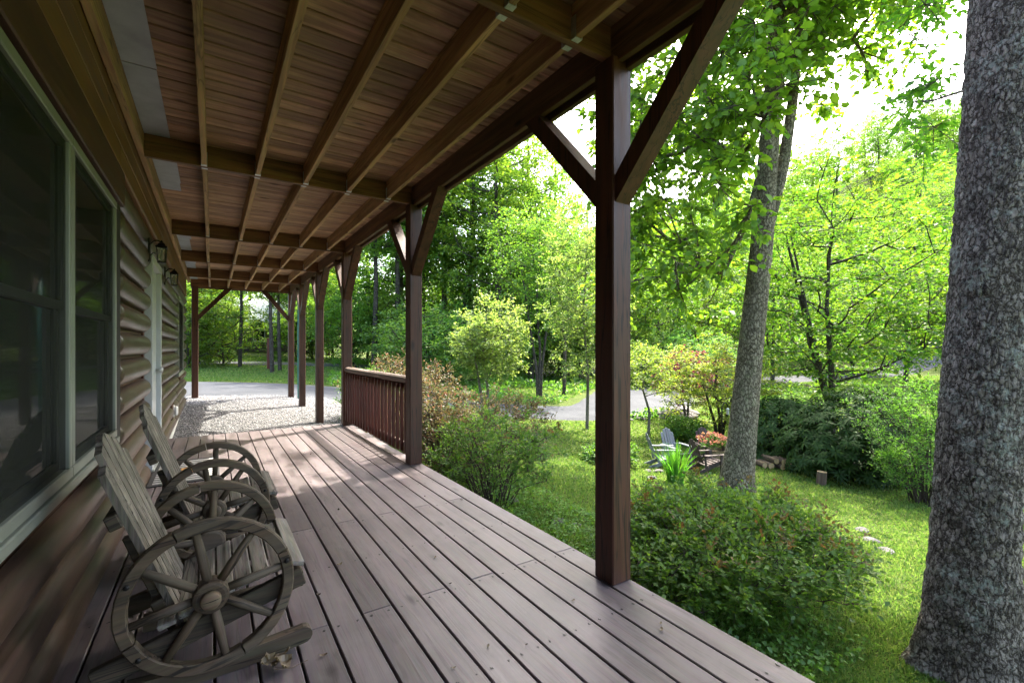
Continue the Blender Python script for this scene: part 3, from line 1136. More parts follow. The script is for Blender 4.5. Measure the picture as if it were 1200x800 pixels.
ch2['label'] = 'weathered wagon wheel rocking chair next to the doormat'

# ------------------------------------------------------------------ wall lanterns
def lantern_glass():
    m, N, L, out = new_mat('seeded lantern glass')
    p = N.new('ShaderNodeBsdfPrincipled')
    p.inputs['Base Color'].default_value = (.82, .82, .78, 1)
    p.inputs['Roughness'].default_value = .12
    p.inputs['Transmission Weight'].default_value = .75
    p.inputs['IOR'].default_value = 1.2
    L.new(p.outputs[0], out.inputs[0])
    return m
M['lglass'] = lantern_glass()
M['bulb'] = plain_mat('frosted bulb', (.75, .74, .70), .4, 0, .05)
def make_lantern():
    root = empty('wall_lantern')
    MB().box((0, -.055, -.13), (.018, .055, .13), .008).build('back_plate', M['iron'], root)
    a = MB()
    pts = [(.015, 0, .06), (.05, 0, .10), (.09, 0, .115), (.13, 0, .10), (.14, 0, .075)]
    a.tube(pts, [.008] * 5, 8)
    a.tube([(.015, 0, -.06), (.05, 0, -.02), (.075, 0, -.03)], [.006] * 3, 8)
    a.build('arm', M['iron'], root, True)
    bodyc = (.14, 0, 0)
    cap = MB()
    cap.lathe([(.092, .035), (.088, .045), (.060, .062), (.045, .080), (.018, .092), (.012, .108), (.003, .120)], 4, bodyc)
    cap.v = [(bodyc[0] + (x - bodyc[0]) * .7071 - y * .7071, (x - bodyc[0]) * .7071 + y * .7071, z) for x, y, z in cap.v]
    cap.build('cap', M['iron'], root)
    fr = MB()
    for sx in (-1, 1):
        for sy in (-1, 1):
            fr.bar((.14 + sx * .052, sy * .052, .036), (.14 + sx * .040, sy * .040, -.115), .009, .009, (1, 0, 0))
    fr.box((.14 - .046, -.046, -.130), (.14 + .046, .046, -.115), .003)
    fr.box((.14 - .058, -.058, .028), (.14 + .058, .058, .036), .002)
    fr.build('frame', M['iron'], root)
    gl = MB()
    v, f = cbox(.088, .088, .138, 0)
    gl.add([(.14 + x * (1.12 if z > 0 else .86), y * (1.12 if z > 0 else .86), z - .043) for x, y, z in v], f)
    gl.build('glass', M['lglass'], root)
    MB().lathe([(.004, -.10), (.022, -.085), (.028, -.06), (.02, -.03), (.012, -.005), (.012, .02)], 12, (.14, 0, 0)).build('bulb', M['bulb'], root, True)
    return root
ln1 = make_lantern()
ln1.location = (WX + .068, 5.55, 2.19)
ln1.scale = (.72, .9, .9)
tag(ln1, 'black wall lantern on the window side of the pale door', 'lantern', 'black lanterns flanking the door')
ln2 = copy_tree(ln1)
ln2.location = (WX + .068, 7.30, 2.17)
ln2['label'] = 'black wall lantern past the pale door, towards the small window'

# ------------------------------------------------------------------ doormat
mat_o = empty('doormat', (-.23, 5.75, .0))
mat_o.rotation_euler = (0, 0, 0)
tag(mat_o, 'black and grey striped doormat with an orange round print', 'doormat')
base = MB().box((-.50, 5.20, .001), (.06, 6.25, .010), .003).build('mat_base', M['mat_dark'], mat_o)
yy = 5.26
while yy < 6.18:
    MB().box((-.46, yy, .0095), (.02, yy + .045, .0135), .001).build('stripe', M['mat_pale'], mat_o)
    yy += .085
v, f = lathe([(.115, 0), (.115, .003)], 28)
put('emblem', mesh_py('emblem', v, f, M['mat_orange']), mat_o, rel(mat_o, (-.20, 5.68, .0138)))

# ------------------------------------------------------------------ loose leaves and litter
def curled_leaf(name, L, W, curl, mat, seg=5):
    v, f = [], []
    for i in range(seg + 1):
        t = i / seg
        w = W * math.sin(math.pi * min(1, t * .9 + .06)) ** .8
        z = curl * L * (t - .5) ** 2 * 2
        for k, s in enumerate((-1, 0, 1)):
            v.append(((t - .5) * L, s * w, z + abs(s) * curl * W * .9))
    for i in range(seg):
        for k in range(2):
            f.append((i * 3 + k, (i + 1) * 3 + k, (i + 1) * 3 + k + 1, i * 3 + k + 1))
    return mesh_py(name, v, f, mat)
cl = empty('dry_leaf', (.20, 1.985, .0))
tag(cl, 'crumpled pale dead leaf clump on the deck against the rocking chair rocker', 'dead leaf')
for k in range(7):
    m_ = curled_leaf('blade', random.uniform(.05, .085), random.uniform(.014, .024), random.uniform(.4, 1.1), M['dry'])
    put('blade', m_, cl, (random.uniform(-.045, .045), random.uniform(-.025, .025), .012 + .006 * k), (random.uniform(-.7, .7), random.uniform(-.5, .5), random.uniform(0, 6.2)))
put('stem', MB().tube([(0, 0, .01), (.06, -.02, .006), (.12, -.015, .012)], [.0015, .0013, .001], 5).mesh('stem', M['dry']), cl)
dm = [curled_leaf('leaf_scrap', .026, .007, .35, M['dry']), curled_leaf('leaf_scrap', .018, .006, .6, M['chair_dark'])]
rs = random.Random(4)
for k in range(26):
    x = rs.uniform(.35, 1.85); y = 1.2 + 5.0 * rs.random() ** 1.5
    o = put('leaf_scrap', dm[k % 2], None, (x, y, .0035), (0, 0, rs.uniform(0, 6.2)), (rs.uniform(.6, 1.4),) * 3)
    tag(o, 'small scrap of dry leaf or twig lying on the deck boards', 'leaf scrap', 'leaf scraps scattered on the deck')

# ------------------------------------------------------------------ garden chairs
def make_adirondack(mat, name='garden_chair'):
    root = empty(name)
    for k in range(5):
        e = k - 2
        ln = .74 - .028 * e * e
        v, f = cbox(.085, .018, ln, .006)
        v = [(p[0] * (.82 if p[2] < 0 else 1.0), p[1], p[2] - (abs(e) * .02 if (p[2] > ln / 2 - .01 and p[0] * e > 0) else 0)) for p in v]
        put('back_slat', mesh_py('back_slat', v, f, mat), root, (e * .088, -.26 - .13, .28 + ln / 2), (R(22), 0, 0))
    for k in range(5):
        v, f = cbox(.50, .085, .02, .004)
        put('seat_slat', mesh_py('seat_slat', v, f, mat), root, (0, .26 - k * .105, .37 - k * .030), (R(15), 0, 0))
    for s in (-1, 1):
        v, f = cbox(.12, .66, .022, .008)
        put('armrest', mesh_py('armrest', v, f, mat), root, (s * .315, .02, .56))
        put('leg', MB().box((s * .26 - .02, .24, 0), (s * .26 + .02, .33, .549), .004).mesh('leg', mat), root)
        put('leg', MB().bar((s * .225, .32, .34), (s * .225, -.52, .02), .03, .10, (0, 0, 1), .004).mesh('leg', mat), root)
        put('arm_post', MB().bar((s * .285, -.25, .20), (s * .285, -.29, .549), .03, .06, (0, 1, 0), .004).mesh('arm_post', mat), root)
    v, f = cbox(.56, .025, .07, .004)
    put('back_brace', mesh_py('back_brace', v, f, mat), root, (0, -.36, .52))
    return root
def on_ground(px, py): return survey(px, py)
g1 = make_adirondack(M['adk_grey'])
g1.location = on_ground(793, 544); g1.rotation_euler = (0, 0, R(163)); g1.scale = (.76,) * 3
tag(g1, 'pale grey slatted garden chair with a rounded back, facing the cabin', 'garden chair', 'garden chairs on the lawn')
g2 = copy_tree(g1)
g2.location = on_ground(779, 548); g2.rotation_euler = (0, 0, R(-125))
g2['label'] = 'pale grey garden chair seen edge on beside its rounded twin'
g3 = make_adirondack(M['adk_brown'])
g3.scale = (.76,) * 3
g3.location = on_ground(832, 543); g3.rotation_euler = (0, 0, R(150))
tag(g3, 'dark brown slatted garden chair facing the cabin behind the flower planter', 'garden chair', 'garden chairs on the lawn')
g4 = copy_tree(g3)
g4.location = on_ground(829, 553); g4.rotation_euler = (0, 0, R(-110)); g4.scale = (.72,) * 3
g4['label'] = 'dark brown garden chair turned sideways in front of the flower planter'

# stump, firewood, rocks
M['bark_small'] = wood_mat('small log bark', (.06, .04, .028), (.17, .12, .085), 'z', .9, 14, .8, .25, knots=False)
def log_round(name, r, L, seed, parent=None):
    rg = random.Random(seed)
    n = 14
    rad = [r * rg.uniform(.93, 1.07) for _ in range(n)]
    v, f = [], []
    for z in (0, .03, L - .02, L):
        k_ = .97 if z in (0, L) else 1.0
        for k in range(n):
            a = 2 * math.pi * k / n
            v.append((rad[k] * k_ * math.cos(a), rad[k] * k_ * math.sin(a), z))
    for i in range(3):
        for k in range(n):
            k2 = (k + 1) % n
            f.append((i * n + k, i * n + k2, (i + 1) * n + k2, (i + 1) * n + k))
    body = mesh_py(name, v, f, M['bark_small'])
    o = put(name, body, parent)
    for z in (0, L):
        vv = [(rad[k] * .965 * math.cos(2 * math.pi * k / n), rad[k] * .965 * math.sin(2 * math.pi * k / n), z) for k in range(n)] + [(0, 0, z + (.004 if z else -.004))]
        ff = [(k, (k + 1) % n, n) if z else ((k + 1) % n, k, n) for k in range(n)]
        put('cut_face', mesh_py('cut_face', vv, ff, M['cut']), o)
    return o
st = log_round('tree_stump', .085, .29, 1)
sx, sy, sz = on_ground(962, 568)
st.location = (sx, sy, sz - .03)
st.rotation_euler = (R(3), R(2), 0)
tag(st, 'short upright cut log standing alone on the lawn', 'log')
wx, wy, wz = on_ground(905, 546)
k = 0
for row, cnt in enumerate((6, 3)):
    for c_ in range(cnt):
        r_ = random.uniform(.05, .07)
        o = log_round('firewood_log', r_, random.uniform(.42, .5), 20 + k)
        off = (c_ - (cnt - 1) / 2) * .15
        dx_, dy_ = math.cos(R(-38)), math.sin(R(-38))
        o.location = (wx + dx_ * off + .1, wy + dy_ * off + .1, ground(wx + dx_ * off, wy + dy_ * off) + .055 + row * .11)
        o.rotation_euler = (R(90), 0, R(-38 + random.uniform(-8, 8) + 10))
        tag(o, ('cut firewood log on the ground in the woodpile under the dark bushes', 'cut firewood log on top of the woodpile')[row], 'log', 'woodpile logs, row %s' % ('one', 'two', 'three')[row])
        k += 1

def rock_mesh(seed, n1=10, n2=7):
    rg = np.random.default_rng(seed)
    v, f = [], []
    for i in range(n2 + 1):
        th = math.pi * i / n2
        for k in range(n1):
            a = 2 * math.pi * k / n1
            v.append((math.sin(th) * math.cos(a), math.sin(th) * math.sin(a), math.cos(th)))
    v = np.array(v)
    for _ in range(9):
        d = rg.normal(size=3); d /= np.linalg.norm(d)
        lim = rg.uniform(.55, .9)
        p = v @ d
        v = v - np.outer(np.maximum(0, p - lim), d)
    v += .03 * np.sin(v[:, [1, 2, 0]] * 7 + seed)
    for i in range(n2):
        for k in range(n1):
            k2 = (k + 1) % n1
            f.append((i * n1 + k, (i + 1) * n1 + k, (i + 1) * n1 + k2, i * n1 + k2))
    return mesh_py('rock', v, f, M['rock'])
rocks = [rock_mesh(s) for s in range(4)]
rr_ = random.Random(9)
def rock(px, py, s, flat, label, group):
    x, y, z = on_ground(px, py)
    o = put('rock', rocks[rr_.randrange(4)], None, (x, y, z + s * flat * .25), (rr_.uniform(-.15, .15), rr_.uniform(-.15, .15), rr_.uniform(0, 6)), (s * rr_.uniform(.8, 1.3), s, s * flat))
    tag(o, label, 'rock', group)
for px, py, s in ((784, 490, .42), (792, 488, .5), (801, 491, .4), (776, 487, .3), (770, 484, .34), (798, 484, .45), (810, 487, .38), (752, 492, .2), (745, 489, .22), (738, 493, .16)):
    rock(px, py, s, .55, 'grey field stone heaped at the driveway edge by the red maple', 'stones heaped by the driveway')
for px, py, s in ((1008, 622, .09), (1020, 634, .12), (1034, 646, .10)):
    rock(px, py, s, .3, 'flat pale stone set in the lawn behind the large azalea', 'flat stones in the lawn')
for px, py, s in ((677, 616, .07), (655, 612, .09), (764, 561, .12), (770, 553, .13), (758, 552, .1), (600, 588, .08)):
    rock(px, py, s, .4, 'small pale stone in the flower bed by the porch edge', 'stones in the porch flower bed')

# thin garden pole with a curled top and a small feeder
x, y, z = on_ground(846, 535)
pl = empty('garden_hook', (x, y, z))
tag(pl, 'thin black garden hook pole with a pale hanging feeder behind the leaning tree', 'garden hook')
pts = [(0, 0, 0), (0, 0, .8), (0, 0, 1.15)] + [(.12 - .12 * math.cos(a), 0, 1.15 + .12 * math.sin(a)) for a in (.6, 1.2, 1.8, 2.4, 3.0)]
put('pole', MB().tube(pts, [.014] * len(pts), 6).mesh('pole', M['iron'], True), pl)
put('feeder', MB().lathe([(.015, 0), (.035, .01), (.03, .12), (.045, .13), (.01, .16)], 12, (.24, 0, .98)).mesh('feeder', M['plastic'], True), pl)

# ------------------------------------------------------------------ neighbour cabin beyond the trees
cxx, cyy = site(304, 40)
nb_ = empty('neighbour_cabin', (cxx, cyy, ground(cxx, cyy)))
tag(nb_, 'small dark cabin with a grey roof seen through the trees past the porch end', 'cabin')
gz = ground(cxx, cyy)
M['roofing'] = plain_mat('grey metal roofing', (.38, .40, .42), .5, .2, .12, 3)
M['dkwall'] = wood_mat('dark cabin boards', (.045, .035, .03), (.10, .08, .065), 'x', .8, 10, .3, .1, knots=False)
def W_(a, b): return (cxx + a[0], cyy + a[1], gz + a[2]), (cxx + b[0], cyy + b[1], gz + b[2])
MB().box(*W_((-4.5, 1.6, -.3), (3.2, 6.6, 3.1)), .01).build('wall', M['dkwall'], nb_)
rf = MB()
rv = [(-5.2, -.6, 2.75), (3.9, -.6, 2.75), (3.9, 4.2, 4.9), (-5.2, 4.2, 4.9), (3.9, 7.4, 2.95), (-5.2, 7.4, 2.95)]
rv2 = [(a, b, c - .14) for a, b, c in rv]
rf.add([(cxx + a, cyy + b, gz + c) for a, b, c in rv + rv2], [(0, 1, 2, 3), (3, 2, 4, 5), (9, 8, 7, 6), (11, 10, 8, 9), (0, 6, 7, 1), (5, 4, 10, 11), (1, 7, 8, 2), (2, 8, 10, 4), (0, 3, 9, 6), (3, 5, 11, 9)])
rf.build('roof', M['roofing'], nb_)
for xx in (-4.8, -2.1, .7, 3.4):
    MB().box(*W_((xx - .09, -.25, -.3), (xx + .09, -.07, 2.68)), .01).build('porch_post', M['post'], nb_)
for xx in (-3.2, -.4, 1.6):
    w = MB().box(*W_((xx, 1.55, 1.0), (xx + 1.0, 1.598, 2.2)), .01).build('window', M['white'], nb_)
    MB().box(*W_((xx + .1, 1.53, 1.1), (xx + .9, 1.548, 2.1)), .005).build('pane', M['glass'], w)
x, y = site(315, 24)
gp = MB()
gp.box((x - .09, y - .09, ground(x, y) - .1), (x + .09, y + .09, ground(x, y) + 1.6), .02)
gp.box((x - .11, y - .11, ground(x, y) + 1.6), (x + .11, y + .11, ground(x, y) + 1.66), .02)
tag(gp.build('gate_post', M['trim']), 'short red brown post standing by the far road', 'post')
# ------------------------------------------------------------------ foliage engine
def unit(a):
    return a / np.maximum(np.linalg.norm(a, axis=-1, keepdims=True), 1e-9)

def leaves_mesh(name, P, D, Nn, length, width, mat, shape='diamond', fold=.25, droop=.15):
    """one small folded leaf per row: P base, D direction, Nn face normal"""
    D = unit(D)
    S = unit(np.cross(D, Nn))
    Nn = unit(np.cross(S, D))
    n = len(P)
    l = length[:, None]; w = width[:, None]
    if shape == 'diamond':
        mid = P + D * l * .5
        a = P
        b = mid + S * w + Nn * w * fold
        c = P + D * l - Nn * l * droop
        d = mid - S * w + Nn * w * fold
        V = np.stack([a, b, c, d], 1).reshape(-1, 3)
        i = (np.arange(n) * 4)[:, None]
        F = np.concatenate([i + np.array([[0, 1, 2]]), i + np.array([[0, 2, 3]])], 0)
        return mesh_np(name, V, F, mat)
    # 'broad' : six edge points with a bent midrib
    m1 = P + D * l * .30 + Nn * l * droop * .15
    m2 = P + D * l * .68 - Nn * l * droop * .2
    tip = P + D * l - Nn * l * droop
    k1, k2 = (.85, 1.0) if shape == 'broad' else (1.0, .8)
    b1 = m1 + S * w * k1 + Nn * w * fold
    b2 = m2 + S * w * k2 + Nn * w * fold
    d1 = m1 - S * w * k1 + Nn * w * fold
    d2 = m2 - S * w * k2 + Nn * w * fold
    V = np.stack([P, m1, m2, tip, b1, b2, d1, d2], 1).reshape(-1, 3)
    i = (np.arange(n) * 8)[:, None]
    T = np.array([[0, 4, 1], [1, 4, 5], [1, 5, 2], [2, 5, 3], [0, 1, 6], [1, 7, 6], [1, 2, 7], [2, 3, 7]])
    F = (i[:, None, :] + T[None]).reshape(-1, 3)
    return mesh_np(name, V, F, mat)

def sprays(rng, C, r, twigs, per, flat=.45, up=.1, outward=None, droop=.0, start=.15, spread=.9, hang=.0):
    """twigs fan out of each clump centre and carry leaves on both sides"""
    n = len(C)
    T = rng.normal(size=(n, twigs, 3))
    T[..., 2] = T[..., 2] * flat + up
    if outward is not None:
        T = T + outward[:, None, :]
    T = unit(T)
    Lr = r[:, None] * rng.uniform(.55, 1.15, (n, twigs))
    t = start + (1 - start) * (np.arange(per)[None, None, :] + rng.random((n, twigs, per))) / per
    P = C[:, None, None, :] + T[:, :, None, :] * (Lr[:, :, None] * t)[..., None]
    P[..., 2] -= droop * (t ** 2) * Lr[:, :, None]
    P = P + rng.normal(size=P.shape) * (r[:, None, None, None] * .06)
    side = np.cross(T, np.array([0, 0, 1.0]))
    sg = np.where(np.arange(per) % 2 == 0, 1.0, -1.0)
    D = T[:, :, None, :] * .75 + side[:, :, None, :] * sg[None, None, :, None] * spread + rng.normal(size=P.shape) * .35
    D[..., 2] -= hang
    Nn = np.zeros_like(P) + np.array([0, 0, 1.0]) + rng.normal(size=P.shape) * .45
    ends = C[:, None, :] + T * Lr[..., None]
    ends[..., 2] -= droop * Lr
    return P.reshape(-1, 3), D.reshape(-1, 3), Nn.reshape(-1, 3), np.repeat(C[:, None, :], twigs, 1).reshape(-1, 3), ends.reshape(-1, 3)

def ribbons(A, B, wa, wb):
    """thin three sided twigs from A to B"""
    n = len(A)
    d = unit(B - A)
    s = unit(np.cross(d, np.array([.3, .2, .93])))
    t = np.cross(d, s)
    ring = [s, -.5 * s + .866 * t, -.5 * s - .866 * t]
    V = np.stack([A + q * wa[:, None] for q in ring] + [B + q * wb[:, None] for q in ring], 1).reshape(-1, 3)
    i = (np.arange(n) * 6)[:, None, None]
    T = np.array([[0, 1, 4], [0, 4, 3], [1, 2, 5], [1, 5, 4], [2, 0, 3], [2, 3, 5]])
    return V, (i + T[None]).reshape(-1, 3)

def skeleton(rng, trunk, tr, C, wcount, rmin=.008, rk=.010, sides=6, lift=.25, first=.25):
    """trunk polyline + limbs: every clump hooks on to the nearest cheap node; radii grow with the load carried"""
    trunk = np.array(trunk, float)
    seg = np.linalg.norm(np.diff(trunk, axis=0), axis=1)
    s = np.concatenate([[0], np.cumsum(seg)])
    K = 28
    ts = np.linspace(0, s[-1], K)
    tp = np.stack([np.interp(ts, s, trunk[:, k]) for k in range(3)], 1)
    nodes = [p for p in tp]
    parent = [max(i - 1, 0) for i in range(K)]
    plen = [0.0] * K
    ax = np.array([np.min(np.linalg.norm(tp - c, axis=1)) for c in C])
    order = np.argsort(ax)
    ok = ts > first * s[-1]
    arr = np.zeros((K + len(C), 3)); arr[:K] = tp
    cost0 = np.zeros(K + len(C)); cost0[:K] = np.where(ok, 0, 99)
    used = K
    cid = {}
    for o in order:
        c = C[o]
        dv = c - arr[:used]
        dist = np.linalg.norm(dv, axis=1)
        rise = dv[:, 2] / np.maximum(dist, 1e-6)
        cost = dist * (1 + np.maximum(0, .25 - rise) * 1.1) + cost0[:used] * .32
        j = int(np.argmin(cost))
        arr[used] = c
        cost0[used] = cost0[j] + dist[j]
        nodes.append(c); parent.append(j)
        cid[used] = o
        used += 1
    load = np.zeros(used)
    for k in range(used - 1, K - 1, -1):
        load[k] += wcount
        load[parent[k]] += load[k]
    mb = MB()
    # trunk
    for k in range(K, used):
        j = parent[k]
        a, b = Vector(nodes[j]), Vector(nodes[k])
        d = (b - a).length
        m = (a + b) / 2 + Vector((0, 0, -d * .06)) + Vector(rng.normal(size=3) * d * .07)
        if j < K: m += Vector((0, 0, d * (lift - .1)))
        r1 = max(rmin, rk * load[k] ** .42)
        r0 = max(r1, min(rk * load[j] ** .42, r1 * 1.5)) if j >= K else r1 * 1.35
        q_ = [(a * (1 - t) ** 2 + m * 2 * t * (1 - t) + b * t * t) for t in (0, .25, .5, .75, 1)]
        mb.tube(q_, [r0, r0 * .7 + r1 * .3, (r0 + r1) / 2, r1, r1 * .7], sides if r1 > .02 else 4, False)
    tm = MB()
    rad = np.interp(ts, s, tr)
    pts = [Vector(p) for p in tp]
    tm.tube(pts, list(rad), 14 if sides > 5 else 9, True)
    return tm, mb

def crown_points(rng, n, cz, rx, ry, rz, shell=.55, low=-1.0, keep=None, off=(0, 0)):
    """clump centres spread through an uneven ellipsoid crown, denser near its skin"""
    out = []
    lob = rng.normal(size=(7, 3)); lob = unit(lob); la = rng.uniform(-.22, .30, 7)
    while len(out) < n:
        v = unit(rng.normal(size=(1, 3)))[0]
        k = 1 + float((la * np.maximum(0, lob @ v) ** 3).sum())
        rr = (shell + (1 - shell) * rng.random()) if rng.random() < .75 else rng.random() ** .5
        p = v * rr * k
        if p[2] < low: continue
        q = np.array([off[0] + p[0] * rx, off[1] + p[1] * ry, cz + p[2] * rz])
        if keep is not None and not keep(q): continue
        out.append(q)
    return np.array(out)

def bark_mat(name, dark, light, sx=9.0, lichen=(.30, .34, .27), lich=.5, disp=.012):
    """furrowed bark: two sets of ridged noise, long cracks up the stem and short ones across"""
    m, N, L, out = new_mat(name)
    tc = N.new('ShaderNodeTexCoord')
    co = tc.outputs['Object']
    def ridged(scale, stretch, dist, lo, hi):
        n = noise(N, L, co, scale, 5, .62, dist, stretch)
        s_ = math_node(N, 'SUBTRACT', None, .5); L.new(n.outputs['Fac'], s_.inputs[0])
        a_ = math_node(N, 'ABSOLUTE'); L.new(s_.outputs[0], a_.inputs[0])
        r_ = ramp(N, [(lo, (0, 0, 0)), (hi, (1, 1, 1))]); L.new(a_.outputs[0], r_.inputs[0])
        return r_.outputs[0]
    # plates: cells stretched up the stem, pulled about by noise, with cracks of uneven width
    wob = noise(N, L, co, sx * 1.6, 5, .65)
    wc = N.new('ShaderNodeVectorMath'); wc.operation = 'SUBTRACT'; wc.inputs[1].default_value = (.5, .5, .5)
    L.new(wob.outputs['Color'], wc.inputs[0])
    ws = N.new('ShaderNodeVectorMath'); ws.operation = 'SCALE'; ws.inputs['Scale'].default_value = .9 / sx
    L.new(wc.outputs[0], ws.inputs[0])
    wa = N.new('ShaderNodeVectorMath'); wa.operation = 'ADD'
    L.new(co, wa.inputs[0]); L.new(ws.outputs[0], wa.inputs[1])
    mpv = N.new('ShaderNodeMapping'); mpv.inputs['Scale'].default_value = (1, 1, .45)
    L.new(wa.outputs[0], mpv.inputs['Vector'])
    vo = N.new('ShaderNodeTexVoronoi'); vo.feature = 'DISTANCE_TO_EDGE'
    vo.inputs['Scale'].default_value = sx * 2.6
    L.new(mpv.outputs[0], vo.inputs['Vector'])
    wv = noise(N, L, co, sx * 5, 4, .7)
    wd = math_node(N, 'MULTIPLY_ADD', None, -.42); L.new(wv.outputs['Fac'], wd.inputs[0])
    L.new(vo.outputs['Distance'], wd.inputs[2])
    rr1 = ramp(N, [(.0, (0, 0, 0)), (.07, (.6, .6, .6)), (.24, (1, 1, 1))])
    off_ = math_node(N, 'ADD', None, .17); L.new(wd.outputs[0], off_.inputs[0])
    L.new(off_.outputs[0], rr1.inputs[0])
    r1 = rr1.outputs[0]
    r2 = ridged(sx * 1.1, (1, 1, .18), 1.0, .0, .05)
    fine = noise(N, L, co, sx * 9, 6, .75)
    tone = noise(N, L, co, sx * .8, 5, .7)
    k = mixc(N, L, 'MULTIPLY', .55, r1, r2)
    cr = ramp(N, [(.25, tuple(.55 * x + .45 * y for x, y in zip(dark, light))), (.75, light)])
    L.new(fine.outputs['Fac'], cr.inputs[0])
    c = mixc(N, L, 'MIX', k, dark, cr.outputs[0])
    vr = ramp(N, [(.3, (.62, .62, .62)), (.7, (1.3, 1.3, 1.3))])
    L.new(tone.outputs['Fac'], vr.inputs[0])
    c = mixc(N, L, 'MULTIPLY', 1.0, c, vr.outputs[0])
    ln = noise(N, L, co, 3.2, 6, .75)
    l2 = noise(N, L, co, 30, 5, .75)
    lm = math_node(N, 'MULTIPLY'); L.new(ln.outputs['Fac'], lm.inputs[0]); L.new(l2.outputs['Fac'], lm.inputs[1])
    lr = ramp(N, [(.275, (0, 0, 0)), (.35, (lich,) * 3)])
    L.new(lm.outputs[0], lr.inputs[0])
    c = mixc(N, L, 'MIX', lr.outputs[0], c, lichen)
    p = N.new('ShaderNodeBsdfPrincipled')
    L.new(c, p.inputs['Base Color'])
    p.inputs['Roughness'].default_value = .92
    p.inputs['Specular IOR Level'].default_value = .12
    bw = N.new('ShaderNodeRGBToBW'); L.new(k, bw.inputs[0])
    hm = math_node(N, 'MULTIPLY_ADD')
    L.new(bw.outputs[0], hm.inputs[0])
    hm.inputs[1].default_value = .9
    L.new(fine.outputs['Fac'], hm.inputs[2])
    b = N.new('ShaderNodeBump')
    b.inputs['Strength'].default_value = 1.0
    b.inputs['Distance'].default_value = disp
    L.new(hm.outputs[0], b.inputs['Height'])
    L.new(b.outputs[0], p.inputs['Normal'])
    L.new(p.outputs[0], out.inputs[0])
    return m
M['bark_oak'] = bark_mat('grey oak bark', (.062, .050, .040), (.44, .385, .325), 14.0, (.42, .45, .38), .75, .012)
M['bark_lean'] = bark_mat('mossy tulip tree bark', (.075, .062, .042), (.42, .365, .27), 9.0, (.20, .23, .12), .5, .016)
M['bark'] = bark_mat('forest bark', (.040, .034, .028), (.125, .11, .092), 6.0, (.19, .20, .16), .4, .02)
M['bark_pale'] = bark_mat('pale sapling bark', (.11, .10, .085), (.27, .25, .22), 12.0, (.33, .34, .30), .3, .006)
M['twig'] = plain_mat('dark twig bark', (.055, .040, .030), .9, 0, .3, 30)

GREEN = {
    'tulip':  [(.038, .100, .014), (.062, .150, .018), (.092, .180, .022), (.048, .125, .016)],
    'forest': [(.042, .100, .022), (.072, .148, .026), (.108, .178, .030), (.055, .122, .022)],
    'deep':   [(.034, .094, .026), (.058, .132, .031), (.088, .162, .036), (.045, .112, .025)],
    'lime':   [(.036, .092, .014), (.060, .116, .015), (.086, .130, .016), (.030, .084, .014)],
    'pale':   [(.080, .130, .045), (.115, .165, .060), (.150, .195, .085), (.070, .120, .035)],
    'dog':    [(.075, .135, .020), (.120, .175, .030), (.155, .200, .050), (.060, .115, .020)],
    'red':    [(.085, .018, .030), (.140, .030, .045), (.190, .055, .065), (.060, .015, .025)],
    'azalea': [(.026, .072, .014), (.044, .105, .018), (.066, .130, .022), (.034, .086, .016), (.085, .140, .024)],
    'tipred': [(.125, .075, .030), (.155, .105, .035), (.100, .100, .028), (.080, .110, .022)],
    'spirea': [(.10, .095, .045), (.12, .115, .060), (.07, .105, .034), (.11, .125, .060), (.19, .105, .08), (.055, .095, .026), (.075, .11, .036)],
    'rhodo':  [(.016, .046, .012), (.026, .068, .018), (.040, .088, .024), (.020, .056, .014)],
    'fern':   [(.045, .110, .022), (.070, .150, .028), (.055, .125, .024)],
    'iris':   [(.030, .105, .016), (.045, .135, .020), (.070, .165, .026)],
    'grass':  [(.040, .090, .016), (.058, .110, .022), (.080, .130, .030), (.100, .132, .042), (.046, .095, .020)],
}
LM = {k: leaf_mat('leaf ' + k, [tuple(min(.5, 1.85 * x) for x in c) for c in v], .58) for k, v in GREEN.items()}
LM['grass'] = leaf_mat('leaf grass', [tuple(1.95 * x for x in c) for c in GREEN['grass']], .5, .015, .5, (1.25, 1.2, .7))
LM['rhodo'] = leaf_mat('leaf rhodo', GREEN['rhodo'], .3, .010, .45)
LM['azalea'] = leaf_mat('leaf azalea', [tuple(1.9 * x for x in c) for c in GREEN['azalea']], .5, .02, .45)
LM['red'] = leaf_mat('leaf red', GREEN['red'], .5, .02, .45, (1.5, .9, .9))
LM['tipred'] = leaf_mat('leaf tipred', GREEN['tipred'], .5, .02, .45, (1.3, 1.0, .8))
LM['spirea'] = leaf_mat('leaf spirea', GREEN['spirea'], .5, .02, .45, (1.3, 1.0, .8))
FLOWER = leaf_mat('flower petals', [(.55, .10, .12), (.60, .22, .18), (.62, .42, .12), (.58, .15, .25)], .3, .03, .4, (1, 1, 1))

